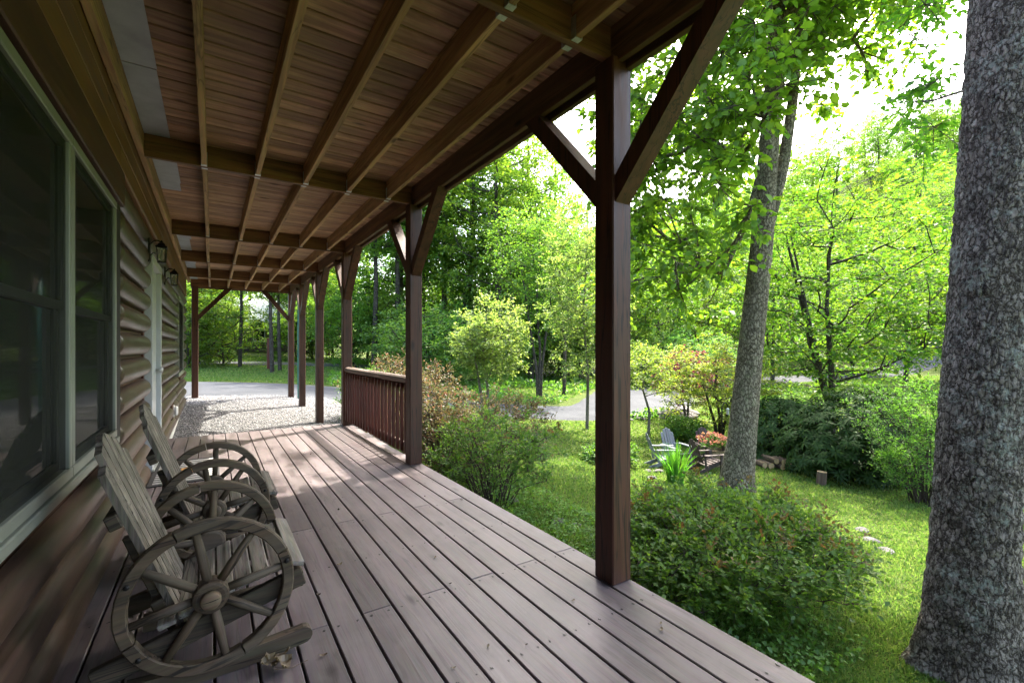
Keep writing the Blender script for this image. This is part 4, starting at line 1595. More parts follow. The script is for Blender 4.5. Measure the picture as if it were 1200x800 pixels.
def tree(name, rng, loc, trunk, tr, C, cr, twigs, per, leaf, mat, bark, shape='diamond', ratio=.34, flat=.45, droop=.1, hang=.1,
         label=None, group=None, cat='tree', rk=.010, twigw=.004, sides=6, first=.25, up=.1, outk=.5, twig_mesh=True, rmin=.008):
    root = empty(name, loc)
    cen = C.mean(0)
    outw = unit((C - cen) * np.array([1, 1, .4])) * outk
    r = np.full(len(C), cr) * rng.uniform(.7, 1.3, len(C))
    P, D, Nn, A, B = sprays(rng, C, r, twigs, per, flat, up, outw, droop, hang=hang)
    Ls = leaf * rng.uniform(.65, 1.25, len(P))
    lm = leaves_mesh('crown', P, D, Nn, Ls, Ls * ratio, mat, shape)
    tm, bm = skeleton(rng, trunk, tr, C, 1.0, rmin=rmin, rk=rk, sides=sides, first=first)
    tk = put('trunk', tm.mesh('trunk', bark, True), root)
    nv = len(bm.v)
    if nv:
        br = put('branches', bm.mesh('branches', bark, True), root)
        br['kind'] = 'stuff'
    cw = put('crown', lm, root)
    cw['kind'] = 'stuff'
    if twig_mesh:
        V, F = ribbons(A, B, np.full(len(A), twigw * 1.6), np.full(len(A), twigw * .6))
        t_ = put('twigs', mesh_np('twigs', V, F, M['twig']), cw)
        t_['kind'] = 'stuff'
    if label: tag(root, label, cat, group)
    return root

# ------------------------------------------------------------------ the grey trunk standing by the azalea
rng = np.random.default_rng(21)
ox, oy = 3.99, .83
oz = ground(ox, oy)
oak = empty('oak_tree', (ox, oy, oz))
tag(oak, 'thick grey barked oak trunk with lichen standing beside the large azalea', 'tree')
NR, NH = 120, 300
H_ = 9.0
hh = np.concatenate([np.linspace(-.55, 5.2, NH - 40), np.linspace(5.25, H_, 40)])
th = np.linspace(0, 2 * math.pi, NR, endpoint=False)
TH, HH = np.meshgrid(th, hh)
base_r = np.interp(hh, [-.55, 0, .12, .35, .8, 2.0, 4.5, 9], [.42, .315, .270, .232, .208, .192, .172, .14])[:, None]
flare = np.exp(-np.maximum(hh, 0) / .28)[:, None]
rad = base_r * (1 + flare * (.13 * np.cos(5 * TH + .7) + .07 * np.cos(3 * TH - 1)) + .025 * np.cos(2 * TH + HH * .9) + .02 * np.sin(3 * TH + HH * 1.7))
rad += .03 * np.exp(-((HH - 2.55) / .16) ** 2) * np.exp(-((np.angle(np.exp(1j * (TH - 3.0)))) / .5) ** 2)
lean = np.stack([.050 * hh - .0010 * hh ** 2, -.036 * hh], 1)
# bark plates: ridged cells stretched along the trunk
def bark_relief(TH, HH, rng, n=5200):
    u = TH * .24; v = HH
    W = 2 * math.pi * .24
    rel_ = np.zeros_like(TH)
    a = np.zeros_like(TH)
    for k in range(26):
        f = rng.uniform(45, 120); g = rng.uniform(-60, 60)
        kf = round(f * .24)
        a += np.sin(kf * TH + g * HH + rng.uniform(0, 6.28) + 1.3 * np.sin(2.2 * HH + 3 * TH + k)) / math.sqrt(26)
    rel_ = np.abs(a)
    return np.clip(rel_, 0, 1.1)
rel_b = bark_relief(TH, HH, rng)
rad = rad + .013 * (rel_b - .5)
OXv = lean[:, :1] + rad * np.cos(TH); OYv = lean[:, 1:] + rad * np.sin(TH)
V = np.stack([OXv.ravel(), OYv.ravel(), HH.ravel()], 1)
i0 = (np.arange(NH - 1)[:, None] * NR + np.arange(NR)[None, :])
i1 = (np.arange(NH - 1)[:, None] * NR + (np.arange(NR)[None, :] + 1) % NR)
F = np.stack([i0.ravel(), i1.ravel(), i1.ravel() + NR, i0.ravel() + NR], 1)
put('trunk', mesh_np('trunk', V, F, M['bark_oak'], True), oak)
top = np.array([lean[-1, 0], lean[-1, 1], H_ - .3])
def keep_oak(q):
    return True
C = crown_points(rng, 210, 11.0, 4.2, 4.2, 4.2, .4, -.75)
C[:, 0] += .9; C[:, 1] -= .9
r = np.full(len(C), .75) * rng.uniform(.7, 1.3, len(C))
P, D, Nn, A, B = sprays(rng, C, r, 9, 7, .5, 0, None, .1, hang=.15)
Ls = .14 * rng.uniform(.65, 1.25, len(P))
o = put('crown', leaves_mesh('crown', P, D, Nn, Ls, Ls * .3, LM['tulip']), oak); o['kind'] = 'stuff'
tm, bm = skeleton(rng, [(top[0], top[1], H_ - 1.5), top, (top[0] + .2, top[1], 11.5), (top[0], top[1] - .3, 14)], [.14, .14, .09, .04], C, 1.0, sides=6, first=.0)
o = put('branches', MB().add(tm.v, tm.f).add(bm.v, bm.f).mesh('branches', M['bark_oak'], True), oak); o['kind'] = 'stuff'
# low bough reaching into the view from the oak
bt = [(.25, -.10, 3.8), (.6, .3, 3.95), (1.1, .55, 4.2), (1.5, .8, 4.2)]
Cb = np.array([(.5, .25, 4.05), (.8, .4, 4.15), (1.1, .55, 4.2), (1.4, .7, 4.2), (.7, .35, 4.85), (1.0, .5, 4.95), (1.2, .6, 4.85), (.6, .3, 3.75), (.95, .45, 3.7), (.4, .3, 4.6)])
P, D, Nn, A, B = sprays(rng, Cb, np.full(len(Cb), .27), 9, 8, .6, 0, None, .15, hang=.25)
Ls = .07 * rng.uniform(.65, 1.25, len(P))
o = put('bough_leaves', leaves_mesh('bough_leaves', P, D, Nn, Ls, Ls * .27, LM['tulip']), oak); o['kind'] = 'stuff'
bmb = MB().tube(bt, [.011, .008, .006, .003], 7, False)
V, F = ribbons(A, B, np.full(len(A), .004), np.full(len(A), .0015))
bmb.add([tuple(p) for p in V], [tuple(int(x) for x in q) for q in F])
put('bough', bmb.mesh('bough', M['bark_oak']), oak)

# ------------------------------------------------------------------ leaning tree in the lawn
rng = np.random.default_rng(5)
tx, ty, tz = survey(862, 574)
rvec = np.array([CYW, -SY]); fvec = np.array([SY, CYW])      # across and along the view of the lawn
def off(a, b, z): return (rvec[0] * a + fvec[0] * b, rvec[1] * a + fvec[1] * b, z)
tr_pts = [off(0, 0, -.3), off(.0, 0, 0), off(.10, 0, .8), off(.28, .05, 2.4), off(.50, .1, 4.2), off(.62, .1, 5.8), off(.72, .05, 7.4), off(.75, 0, 9.5), off(.6, -.1, 12), off(.7, 0, 15)]
tr_rad = [.37, .30, .235, .205, .185, .165, .145, .12, .085, .03]
def keep2(q):
    a = q[0] * rvec[0] + q[1] * rvec[1]; b = q[0] * fvec[0] + q[1] * fvec[1]
    z = q[2] + tz
    if z < 1.6: return False
    if z < 4.4 and a > .75: return False
    if 4.4 <= z < 6.0 and a > 1.35: return False
    if a < -2.35 and z < 8: return False
    if b < -3.4: return False
    ta = np.interp(q[2], [0, 2.4, 4.2, 5.8, 7.4], [0, .28, .5, .62, .72])
    if b < .4 and abs(a - ta) < .85 and q[2] < 6.9 and q[2] > 0: return False
    return True
C_up = crown_points(rng, 230, 10.4, 3.6, 3.6, 4.2, .35, -.9, keep2, (off(.3, 0, 0)[0], off(.3, 0, 0)[1]))
C_lo = crown_points(rng, 150, 5.6, 2.5, 2.7, 2.6, .35, -.95, keep2, (off(-.6, .2, 0)[0], off(-.6, .2, 0)[1]))
zc = rng.uniform(7.4, 11.0, 360)
C_shade = np.stack([rng.uniform(-.4, 2.0, 360) + .714 * zc - tx, rng.uniform(-.2, 3.9, 360) + .318 * zc - ty, zc - tz], 1)  # crown clumps added up the sun's path to shade the near deck
C_hang = np.array([off(rng.uniform(.9, 3.1), rng.uniform(-1.4, 1.2), rng.uniform(7.6, 9.3)) for _ in range(46)])
C = np.concatenate([C_up, C_shade, C_hang, C_lo])
lt = tree('leaning_tree', rng, (tx, ty, tz), tr_pts, tr_rad, C, .62, 9, 8, .135, LM['tulip'], M['bark_lean'], 'broad', .30, .5, .12, .30,
          'tall leaning tree with mottled bark rising from the lawn by the iris clump', rk=.011, first=.42)
# its second stem
fk = MB()
f0 = off(.52, .1, 4.4)
pts = [off(.50, .1, 4.2), off(.68, .12, 4.8), off(.92, .15, 5.7), off(1.12, .2, 6.9), off(1.3, .2, 9.0), off(1.5, .3, 11)]
fk.tube(pts, [.12, .105, .095, .085, .06, .03], 12, False)
put('second_stem', fk.mesh('second_stem', M['bark_lean'], True), lt)

# ------------------------------------------------------------------ forest tree kinds (copied about the wood)
def forest_kind(seed, H, crown_z0, rx, n, leaf, mat, cr=.85, tw=8, per=7, shell=.5, r0=.2, ratio=.36):
    rng = np.random.default_rng(seed)
    cz = (H + crown_z0) / 2
    C = crown_points(rng, n, cz, rx, rx, (H - crown_z0) / 2, shell)
    bend = rng.normal(size=(4, 2)) * .25
    tk = [(0, 0, -.4), (0, 0, 0), (bend[0, 0] * .5, bend[0, 1] * .5, H * .3), (bend[1, 0], bend[1, 1], H * .6), (bend[2, 0], bend[2, 1], H * .95)]
    r = np.full(len(C), cr) * rng.uniform(.7, 1.35, len(C))
    outw = unit((C - C.mean(0)) * np.array([1, 1, .3])) * .5
    P, D, Nn, A, B = sprays(rng, C, r, tw, per, .4, .05, outw, .1, hang=.1)
    Ls = leaf * rng.uniform(.6, 1.3, len(P))
    lm = leaves_mesh('crown', P, D, Nn, Ls, Ls * ratio, mat)
    tm, bm = skeleton(rng, tk, [r0 * 1.5, r0 * 1.1, r0 * .8, r0 * .55, r0 * .12], C, 1.0, rmin=.012, rk=.014, sides=5, first=.22)
    n0 = len(tm.v)
    return (tm.mesh('trunk', M['bark'], True), bm.mesh('branches', M['bark'], True), lm)
KINDS = {
    'tall_deep':  forest_kind(101, 17, 4.0, 3.6, 260, .17, LM['deep']),
    'tall':       forest_kind(102, 16, 3.5, 3.9, 270, .17, LM['forest']),
    'slender':    forest_kind(103, 15, 5.0, 2.6, 170, .16, LM['forest'], r0=.14),
    'round_lime': forest_kind(104, 9.5, 1.2, 3.5, 240, .16, LM['lime'], r0=.13),
    'round':      forest_kind(105, 10, 1.0, 3.6, 250, .16, LM['forest'], r0=.14),
    'under':      forest_kind(106, 4.6, .3, 2.2, 150, .13, LM['forest'], .6, r0=.06),
    'under_lime': forest_kind(107, 4.2, .3, 2.1, 140, .12, LM['lime'], .6, r0=.055),
    'under_deep': forest_kind(108, 3.4, .1, 1.9, 130, .12, LM['deep'], .55, r0=.05),
}
KNAME = {'tall_deep': 'forest_tree', 'tall': 'forest_tree', 'slender': 'slender_tree', 'round_lime': 'broadleaf_tree', 'round': 'broadleaf_tree', 'under': 'bushy_tree', 'under_lime': 'bushy_tree', 'under_deep': 'bushy_tree'}
tree_rng = random.Random(31)
def plant(kind, x, y, s=1.0, label='', group='', sz=None, rz=None):
    root = empty(KNAME[kind], (x, y, ground(x, y) - .05), tree_rng.uniform(0, 6.28) if rz is None else rz)
    root.scale = (s, s, (sz or s))
    a, b, c = KINDS[kind]
    put('trunk', a, root)
    q = put('branches', b, root); q['kind'] = 'stuff'
    q = put('crown', c, root); q['kind'] = 'stuff'
    tag(root, label, 'tree', group)
    return root
def row(kind, spots, label, group):
    words = ('first', 'second', 'third', 'fourth', 'fifth', 'sixth', 'seventh', 'eighth', 'ninth', 'tenth', 'eleventh', 'twelfth')
    from_ = 'the leaning tree' if 'beyond the lawn' in group or 'hill foot' in group or 'far driveway' in group else 'the cabin'
    spots = sorted(spots)
    for k, (px, d, s) in enumerate(spots):
        x, y = site(px, d)
        lab_ = label
        if from_ == 'the cabin' and len(spots) <= 12:
            lab_ = label + ', ' + words[k] + ' from the cabin'
        elif from_ != 'the cabin':
            lab_ = label + ', ' + words[k] + ' from the porch post'
        plant(kind, x, y, s, lab_, group)

# wood across the driveway, behind the railing and young trees
row('tall_deep', [(432, 50, 1.2), (520, 32, 1.2), (470, 33, 1.1)], 'tall dark green forest tree in the wood across the driveway', 'tall dark trees across the driveway')
row('tall', [(585, 26, 1.05), (550, 31, 1.1), (622, 28, 1.0), (655, 33, .95), (545, 30, 1.05), (495, 36, 1.1), (615, 34, .95), (385, 40, 1.1)], 'tall bright green forest tree in the wood across the driveway', 'tall bright trees across the driveway')
row('slender', [(464, 27, 1.15), (412, 29, 1.2), (438, 26, 1.1)], 'slender bare stemmed tree behind the reddish bushes by the railing', 'slender trees behind the railing')
row('round', [(655, 33, .95), (690, 36, 1.1), (640, 44, 1.2), (735, 40, 1.1), (600, 42, 1.2)], 'rounded green tree beyond the grassy bank across the driveway', 'rounded green trees beyond the bank')
row('round_lime', [(680, 29, .85), (725, 31, .85), (630, 30, .9)], 'rounded sunlit tree on the grassy bank across the driveway', 'rounded sunlit trees on the bank')
row('under_deep', [(500, 20.5, 1.0), (540, 21.5, 1.0), (480, 24, 1.1), (520, 24, 1.1), (575, 24.5, .95)], 'low dark bushy tree at the shaded edge of the driveway wood', 'low dark bushy trees by the driveway')
row('under', [(600, 27, 1.0), (660, 30, 1.0), (450, 28, 1.1), (410, 27, 1.0), (560, 29, 1.1), (430, 33, 1.5), (480, 38, 1.7), (530, 40, 1.7), (390, 36, 1.5), (575, 38, 1.6), (620, 40, 1.6)], 'low green bushy tree under the tall trees across the driveway', 'low green bushy trees across the driveway')
# seen through the end of the porch
row('round_lime', [(230, 28, .9), (205, 34, 1.15), (246, 40, .9), (350, 38, 1.0), (366, 44, 1.1)], 'rounded sunlit tree beyond the driveway past the porch end', 'rounded sunlit trees past the porch end')
row('tall', [(205, 31, 1.05), (180, 34, 1.0), (228, 44, 1.1), (262, 50, 1.15), (292, 53, 1.1), (318, 56, 1.1), (345, 52, 1.1)], 'tall green tree beyond the driveway past the porch end', 'tall trees past the porch end')
row('under_lime', [(262, 25.5, .95), (242, 27, 1.0), (222, 24, .9), (352, 32, .9)], 'low sunlit bushy tree at the driveway edge past the porch end', 'low sunlit trees past the porch end')
row('under', [(258, 32, .8), (228, 33, 1.2), (366, 33, 1.0), (205, 25, 1.0)], 'low green bushy tree in the wood past the porch end', 'low green trees past the porch end')
row('slender', [(319, 22.5, .68), (328, 23.5, .62), (281, 25, .7)], 'slender dark stemmed tree by the grass past the porch end', 'slender trees past the porch end')
# behind the lawn to the right of the porch
row('round_lime', [(770, 30, .9), (830, 33, .95), (905, 30, .95), (1060, 27, .95), (1130, 30, 1.05), (1000, 36, 1.05), (960, 42, 1.1), (1090, 44, 1.2), (1160, 24, .9)], 'rounded sunlit lime green tree beyond the lawn and road', 'sunlit lime trees beyond the lawn')
row('round', [(800, 38, .95), (865, 40, 1.0), (925, 48, 1.15), (1040, 50, 1.25), (1120, 52, 1.3), (760, 48, 1.0), (1180, 46, 1.2), (840, 52, 1.1), (985, 55, 1.2)], 'rounded mid green tree at the hill foot', 'mid green trees at the hill foot')
row('under_deep', [(770, 26, .9), (800, 27, 1.0), (840, 25, .9), (900, 38, 1.0), (955, 39, 1.0), (1010, 43, 1.0)], 'low dark bushy tree along the far driveway', 'low dark trees along the far driveway')
hr = random.Random(17)
hill = []
for d in (62, 74, 88, 104, 120, 138):
    u0 = 700
    while u0 < 1240:
        hill.append((u0 + hr.uniform(-12, 12), d + hr.uniform(-5, 5), hr.uniform(.9, 1.25)))
        u0 += 4000 / d * hr.uniform(.8, 1.1)
for k, (px, d, s) in enumerate(hill):
    x, y = site(px, d)
    kd = ('round_lime', 'round', 'tall', 'round', 'round_lime')[k % 5]
    plant(kd, x, y, s * (1.15 if kd != 'tall' else .8), {'round_lime': 'sunlit yellow green tree on the wooded hillside', 'round': 'mid green rounded tree on the wooded hillside', 'tall': 'taller green tree on the wooded hillside'}[kd], 'hillside trees, ' + {'round_lime': 'yellow green', 'round': 'mid green', 'tall': 'tall'}[kd])

# bare tree against the sky
rng = np.random.default_rng(77)
x, y = site(676, 34)
C = crown_points(rng, 90, 9.6, 2.0, 2.0, 3.6, .3)
tm, bm = skeleton(rng, [(0, 0, -.3), (0, 0, 3), (.2, 0, 7), (.1, .2, 12.6)], [.22, .18, .12, .03], C, 1.0, rmin=.022, rk=.02, sides=5, first=.4)
bt_ = empty('bare_tree', (x, y, ground(x, y)))
tag(bt_, 'leafless grey tree standing up against the sky between the green crowns', 'tree')
put('trunk', tm.mesh('trunk', M['bark_pale'], True), bt_)
q = put('branches', bm.mesh('branches', M['bark_pale'], True), bt_); q['kind'] = 'stuff'

# ------------------------------------------------------------------ small trees around the lawn
def small_tree(name, seed, loc, H, z0, rx, n, cr, leaf, mat, bark, label, stems=1, r0=.05, tw=7, per=8, flat=.45, shell=.4, ratio=.36, shape='diamond', up=.1, hang=.1, lean=.12, layers=None, rz=None):
    rng = np.random.default_rng(seed)
    C = crown_points(rng, n, (H + z0) / 2, rx, rx, (H - z0) / 2, shell)
    if layers:
        k = np.round((C[:, 2] - z0) / layers)
        C[:, 2] = z0 + k * layers + rng.normal(size=n) * layers * .10
    tk = [(0, 0, -.15), (0, 0, 0), (lean * .6, lean * .3, H * .25), (-lean * .4, lean, H * .5), (lean * .3, 0, H * .92)]
    t = tree(name, rng, loc, tk, [r0 * 1.35, r0, r0 * .8, r0 * .55, r0 * .12], C, cr, tw, per, leaf, mat, bark, shape, ratio, flat, .08, hang, label, rk=r0 * .09, twigw=.0025, sides=6, first=.18 if stems > 1 else .25, up=up, rmin=.004)
    for s in range(1, stems):
        a = rng.uniform(0, 6.28) if s > 1 else 2.6
        e = rx * .45
        q = [(.06 * math.cos(a), .06 * math.sin(a), -.1), (.12 * math.cos(a), .12 * math.sin(a), H * .15), (e * .5 * math.cos(a), e * .5 * math.sin(a), H * .42), (e * math.cos(a), e * math.sin(a), H * .8)]
        put('stem', MB().tube([Vector(q[0]), Vector(q[1]), Vector(q[2]).lerp(Vector(q[1]), .5), Vector(q[2]), Vector(q[3])], [r0 * 1.1, r0 * .85, r0 * .75, r0 * .6, r0 * .15], 9, False).mesh('stem', bark, True), t)
    return t
def gsite(px, d):
    x, y = site(px, d)
    return (x, y, ground(x, y))
small_tree('dogwood_tree', 41, gsite(975, 13.2), 7.6, 1.0, 3.1, 330, .62, .115, LM['lime'], M['bark'], 'multi stemmed sunlit tree rising behind the dark rhododendron', 4, .10, 8, 8, .35, layers=.55)
small_tree('ornamental_tree', 42, survey(760, 509), 2.55, 1.15, 1.15, 90, .30, .062, LM['dog'], M['bark_pale'], 'small flat topped tree with a crooked stem beside the driveway bend', 1, .045, 7, 8, .3, lean=.16)
small_tree('layered_dogwood', 43, gsite(843, 12.6), 2.75, .45, 1.5, 190, .34, .066, LM['dog'], M['bark'], 'layered lime green dogwood behind the brown garden chairs', 3, .05, 7, 8, .25, layers=.3)
small_tree('red_maple', 44, gsite(806, 15.5), 2.45, .5, 1.15, 110, .30, .075, LM['red'], M['bark'], 'small dark red maple by the stones at the driveway', 2, .04, 7, 8, .4)
small_tree('young_tree', 45, survey(570, 493), 3.6, .75, 1.22, 200, .34, .075, LM['pale'], M['bark_pale'], 'young pale leafed tree with two stems beside the driveway near the railing', 2, .05, 7, 8, .7, up=.5)
small_tree('sapling_tree', 46, survey(688, 503), 6.6, 1.1, 1.15, 240, .40, .080, LM['pale'], M['bark_pale'], 'slim pale leafed sapling at the edge of the driveway beside the post', 1, .05, 7, 8, .6, up=.4)
small_tree('thin_tree', 47, gsite(632, 19.5), 8.0, 2.6, 2.0, 170, .6, .11, LM['forest'], M['bark'], 'thin many stemmed tree on the grass across the driveway', 4, .07, 7, 7, .4)
small_tree('thin_tree', 48, gsite(661, 20.5), 8.5, 3.2, 1.7, 130, .6, .11, LM['forest'], M['bark'], 'thin single stemmed tree on the grass across the driveway', 1, .09, 7, 7, .4)

# ------------------------------------------------------------------ shrubs
def shrub(name, seed, loc, H, rx, ry, n, cr, leaf, mat, label, group=None, tw=7, per=8, flat=.7, stems=26, tips=None, tip_share=.12, ratio=.3, up=.35, shell=.55, low=-.55, stemr=.006, arch=.5, lift0=.45):
    rng = np.random.default_rng(seed)
    C = crown_points(rng, n, H * lift0, rx, ry, H * (1 - lift0), shell, low)
    C = C[C[:, 2] > .06]
    root = empty(name, loc)
    r = np.full(len(C), cr) * rng.uniform(.7, 1.3, len(C))
    outw = unit(C * np.array([1, 1, .6])) * .55
    P, D, Nn, A, B = sprays(rng, C, r, tw, per, flat, up, outw, .08, hang=-.1)
    gzl = ground_np(P[:, 0] + loc[0], P[:, 1] + loc[1]) - loc[2]
    k = P[:, 2] > gzl + .02
    hi = (P[:, 2] > H * .55) & (rng.random(len(P)) < tip_share)
    main = k & ~hi
    Ls = leaf * rng.uniform(.6, 1.3, len(P))
    o = put('foliage', leaves_mesh('foliage', P[main], D[main], Nn[main], Ls[main], Ls[main] * ratio, mat), root); o['kind'] = 'stuff'
    if tips is not None and hi.any():
        # young coloured shoots ride on the outside
        cl = unit(C[rng.integers(0, len(C), max(8, int(n * .35)))] * np.array([1, 1, 1]))
        T = C[np.argsort(-(C[:, 2] / H + np.hypot(C[:, 0] / rx, C[:, 1] / ry) * .5))[:max(10, int(len(C) * tip_share * 1.6))]]
        P2, D2, N2, _, _ = sprays(rng, T + unit(T) * cr * .6, np.full(len(T), cr * .8), 3, 6, .6, .9, None, 0, hang=-.3)
        L2 = leaf * rng.uniform(.6, 1.2, len(P2))
        o = put('young_shoots', leaves_mesh('young_shoots', P2, D2, N2, L2, L2 * ratio, tips), root); o['kind'] = 'stuff'
    mb = MB()
    V, F = ribbons(A, B, np.full(len(A), stemr * .38), np.full(len(A), stemr * .15))
    mb.add([tuple(p) for p in V], [tuple(int(x) for x in q) for q in F])
    idx = rng.integers(0, len(C), stems)
    for j in idx:
        c = C[j]
        b = np.array([c[0] * .22 + rng.normal() * .05, c[1] * .22 + rng.normal() * .05, -.06])
        m = b * .5 + c * .5 + np.array([0, 0, H * .12 * arch]) - np.array([c[0], c[1], 0]) * .12
        mb.tube([b, b * .6 + m * .4 + rng.normal(size=3) * .012, m, c], [stemr * 1.3, stemr, stemr * .8, stemr * .4], 5, False)
    # fine side branches
    m2 = rng.integers(0, len(C), len(C))
    near = [int(np.argsort(((C - C[j]) ** 2).sum(1))[1 + rng.integers(0, 3)]) for j in range(len(C))] if len(C) > 5 else []
    for j, q in enumerate(near):
        mb.tube([C[q], (C[q] + C[j]) / 2 + rng.normal(size=3) * cr * .1, C[j]], [stemr * .6, stemr * .5, stemr * .35], 4, False)
    o = put('stems', mb.mesh('stems', M['twig']), root); o['kind'] = 'stuff'
    tag(root, label, 'shrub', group)
    return root

x, y = 3.42, 2.22
shrub('azalea_bush', 61, (x, y, ground(x, y)), .68, 1.08, .98, 500, .17, .040, LM['azalea'], 'large spreading green azalea with reddish tips beside the porch post', None, 8, 8, .6, 80, LM['tipred'], .05, .30, low=-.35, lift0=.5, stemr=.006)
x, y = 2.78, 4.62
shrub('arching_shrub', 62, (x, y, ground(x, y)), 1.04, .80, .95, 215, .16, .036, LM['azalea'], 'airy arching shrub with reddish tips at the deck edge between two posts', None, 6, 7, .7, 60, LM['tipred'], .05, .32, stemr=.006, lift0=.55, low=-.6)
for k, (x, y, h, rx, lab) in enumerate(((2.62, 5.75, 1.25, .62, 'reddish brown leafed bush outside the railing beside the second post'), (2.85, 6.75, 1.42, .7, 'reddish bush behind the middle of the railing'), (2.75, 7.95, 1.5, .72, 'pink tipped reddish bush behind the far end of the railing'), (3.75, 6.0, 1.2, .7, 'brownish bush out on the bank behind the railing bushes'), (2.95, 10.2, 1.25, .72, 'reddish tipped bush beside the gravel by the porch posts'))):
    shrub('spirea_bush', 63 + k, (x, y, ground(x, y)), h, rx, rx, 190, .17, .042, LM['spirea'] if k != 4 else LM['azalea'], lab, 'reddish bushes along the porch', 6, 7, .8, 40, LM['spirea'], .12, .28, up=.6)
x, y = 3.3, 6.9
shrub('green_bush', 75, (x + .7, y + 1.2, ground(x + .7, y + 1.2)), .8, .8, .8, 160, .17, .04, LM['azalea'], 'low green bush behind the railing bushes towards the driveway', None, 6, 7, .7, 30)
x, y, z = survey(1085, 590)
shrub('feathery_shrub', 76, (x, y, z), 2.05, .72, .72, 260, .24, .045, LM['fern'], 'tall feathery light green shrub at the end of the rhododendron row', None, 7, 9, .7, 60, up=.7, ratio=.2, stemr=.008)
for k, (px, d, h, rx, mt) in enumerate(((715, 9.5, .4, .5, 'azalea'), (800, 12.4, .5, .6, 'azalea'), (905, 12.5, 1.3, 1.0, 'deep'), (880, 15, 1.3, 1.2, 'fern'), (925, 15.5, 1.2, 1.2, 'deep'), (1010, 15.8, 1.1, 1.3, 'fern'), (1060, 13.0, .9, .9, 'fern'))):
    x, y = site(px, d)
    shrub('garden_shrub', 80 + k, (x, y, ground(x, y)), h, rx, rx, 150, .2, .055, LM[mt], ('low dark green mound on the lawn by the post', 'dark low mound of foliage by the driveway stones', 'dark shrub between the leaning tree and the rhododendron', 'light green shrub behind the leaning tree', 'shady green shrub behind the woodpile bushes', 'light green shrub behind the rhododendron', 'light green shrub near the bright lawn')[k], 'garden shrubs round the lawn', 6, 7, .7, 24)

# rhododendron: whorls of long leaves
def rhododendron(seed, loc, H, rx, ry, n, label):
    rng = np.random.default_rng(seed)
    C = crown_points(rng, n, H * .45, rx, ry, H * .55, .75, -.75)
    C = C[C[:, 2] > .08]
    root = empty('rhododendron', loc)
    k = 9
    axd = unit(C * np.array([1, 1, .9]) + np.array([0, 0, .5]) + rng.normal(size=C.shape) * .25)
    a = np.arange(k)[None, :] * 2 * math.pi / k + rng.uniform(0, 6, (len(C), 1))
    e1 = unit(np.cross(axd, np.array([.2, .3, .9]))); e2 = np.cross(axd, e1)
    D = e1[:, None] * np.cos(a)[..., None] + e2[:, None] * np.sin(a)[..., None] + axd[:, None] * rng.uniform(-.1, .45, (len(C), k, 1))
    D[..., 2] -= .25
    P = np.repeat(C[:, None], k, 1) + D * .01
    Nn = np.repeat(axd[:, None], k, 1) + rng.normal(size=D.shape) * .15
    P, D, Nn = P.reshape(-1, 3), D.reshape(-1, 3), Nn.reshape(-1, 3)
    Ls = .15 * rng.uniform(.75, 1.2, len(P))
    o = put('foliage', leaves_mesh('foliage', P, D, Nn, Ls, Ls * .14, LM['rhodo'], 'long', .2, .2), root); o['kind'] = 'stuff'
    mb = MB()
    for j in rng.integers(0, len(C), 70):
        c = C[j]; b = np.array([c[0] * .2, c[1] * .2, -.05])
        mb.tube([b, b * .5 + c * .5 + np.array([0, 0, .1]), c], [.02, .014, .006], 5, False)
    o = put('stems', mb.mesh('stems', M['twig']), root); o['kind'] = 'stuff'
    tag(root, label, 'shrub')
x, y, z = gsite(1005, 9.7)
rhododendron(91, (x, y, z), 1.75, 1.45, 1.2, 900, 'dark glossy rhododendron behind the lone cut log')
x, y, z = gsite(920, 11.6)
rhododendron(92, (x, y, z), 1.45, 1.25, 1.0, 560, 'dark rhododendron behind the small woodpile')

# iris clump
def blades_clump(name, seed, loc, n, H, spread, w, mat, label, cat='plant'):
    rng = np.random.default_rng(seed)
    root = empty(name, loc)
    for k in range(n):
        a = rng.uniform(0, 6.28); q = rng.random() ** .7
        b = Vector((math.cos(a) * q * spread * .35, math.sin(a) * q * spread * .35, -.02))
        h = H * rng.uniform(.65, 1.05)
        lean_ = Vector((math.cos(a), math.sin(a), 0)) * spread * q * rng.uniform(.5, 1.1)
        s = Vector((-math.sin(a + rng.uniform(-1, 1)), math.cos(a + rng.uniform(-1, 1)), 0)).normalized()
        v, f = [], []
        S = 5
        for i in range(S + 1):
            t = i / S
            c = b + lean_ * t ** 2 + Vector((0, 0, h * (t - .18 * q * t ** 3)))
            ww = w * (1 - t ** 2.2) + .0006
            v += [c - s * ww, c + Vector((lean_.x, lean_.y, 0)) * .02 * ww, c + s * ww]
        for i in range(S):
            for j in range(2):
                f.append((i * 3 + j, i * 3 + j + 1, (i + 1) * 3 + j + 1, (i + 1) * 3 + j))
        put('leaf', mesh_py('leaf', v, f, mat), root)
    tag(root, label, cat)
    return root
blades_clump('iris_plant', 5, survey(792, 566), 110, .80, .42, .015, LM['iris'], 'clump of upright sword shaped green iris leaves by the leaning tree')

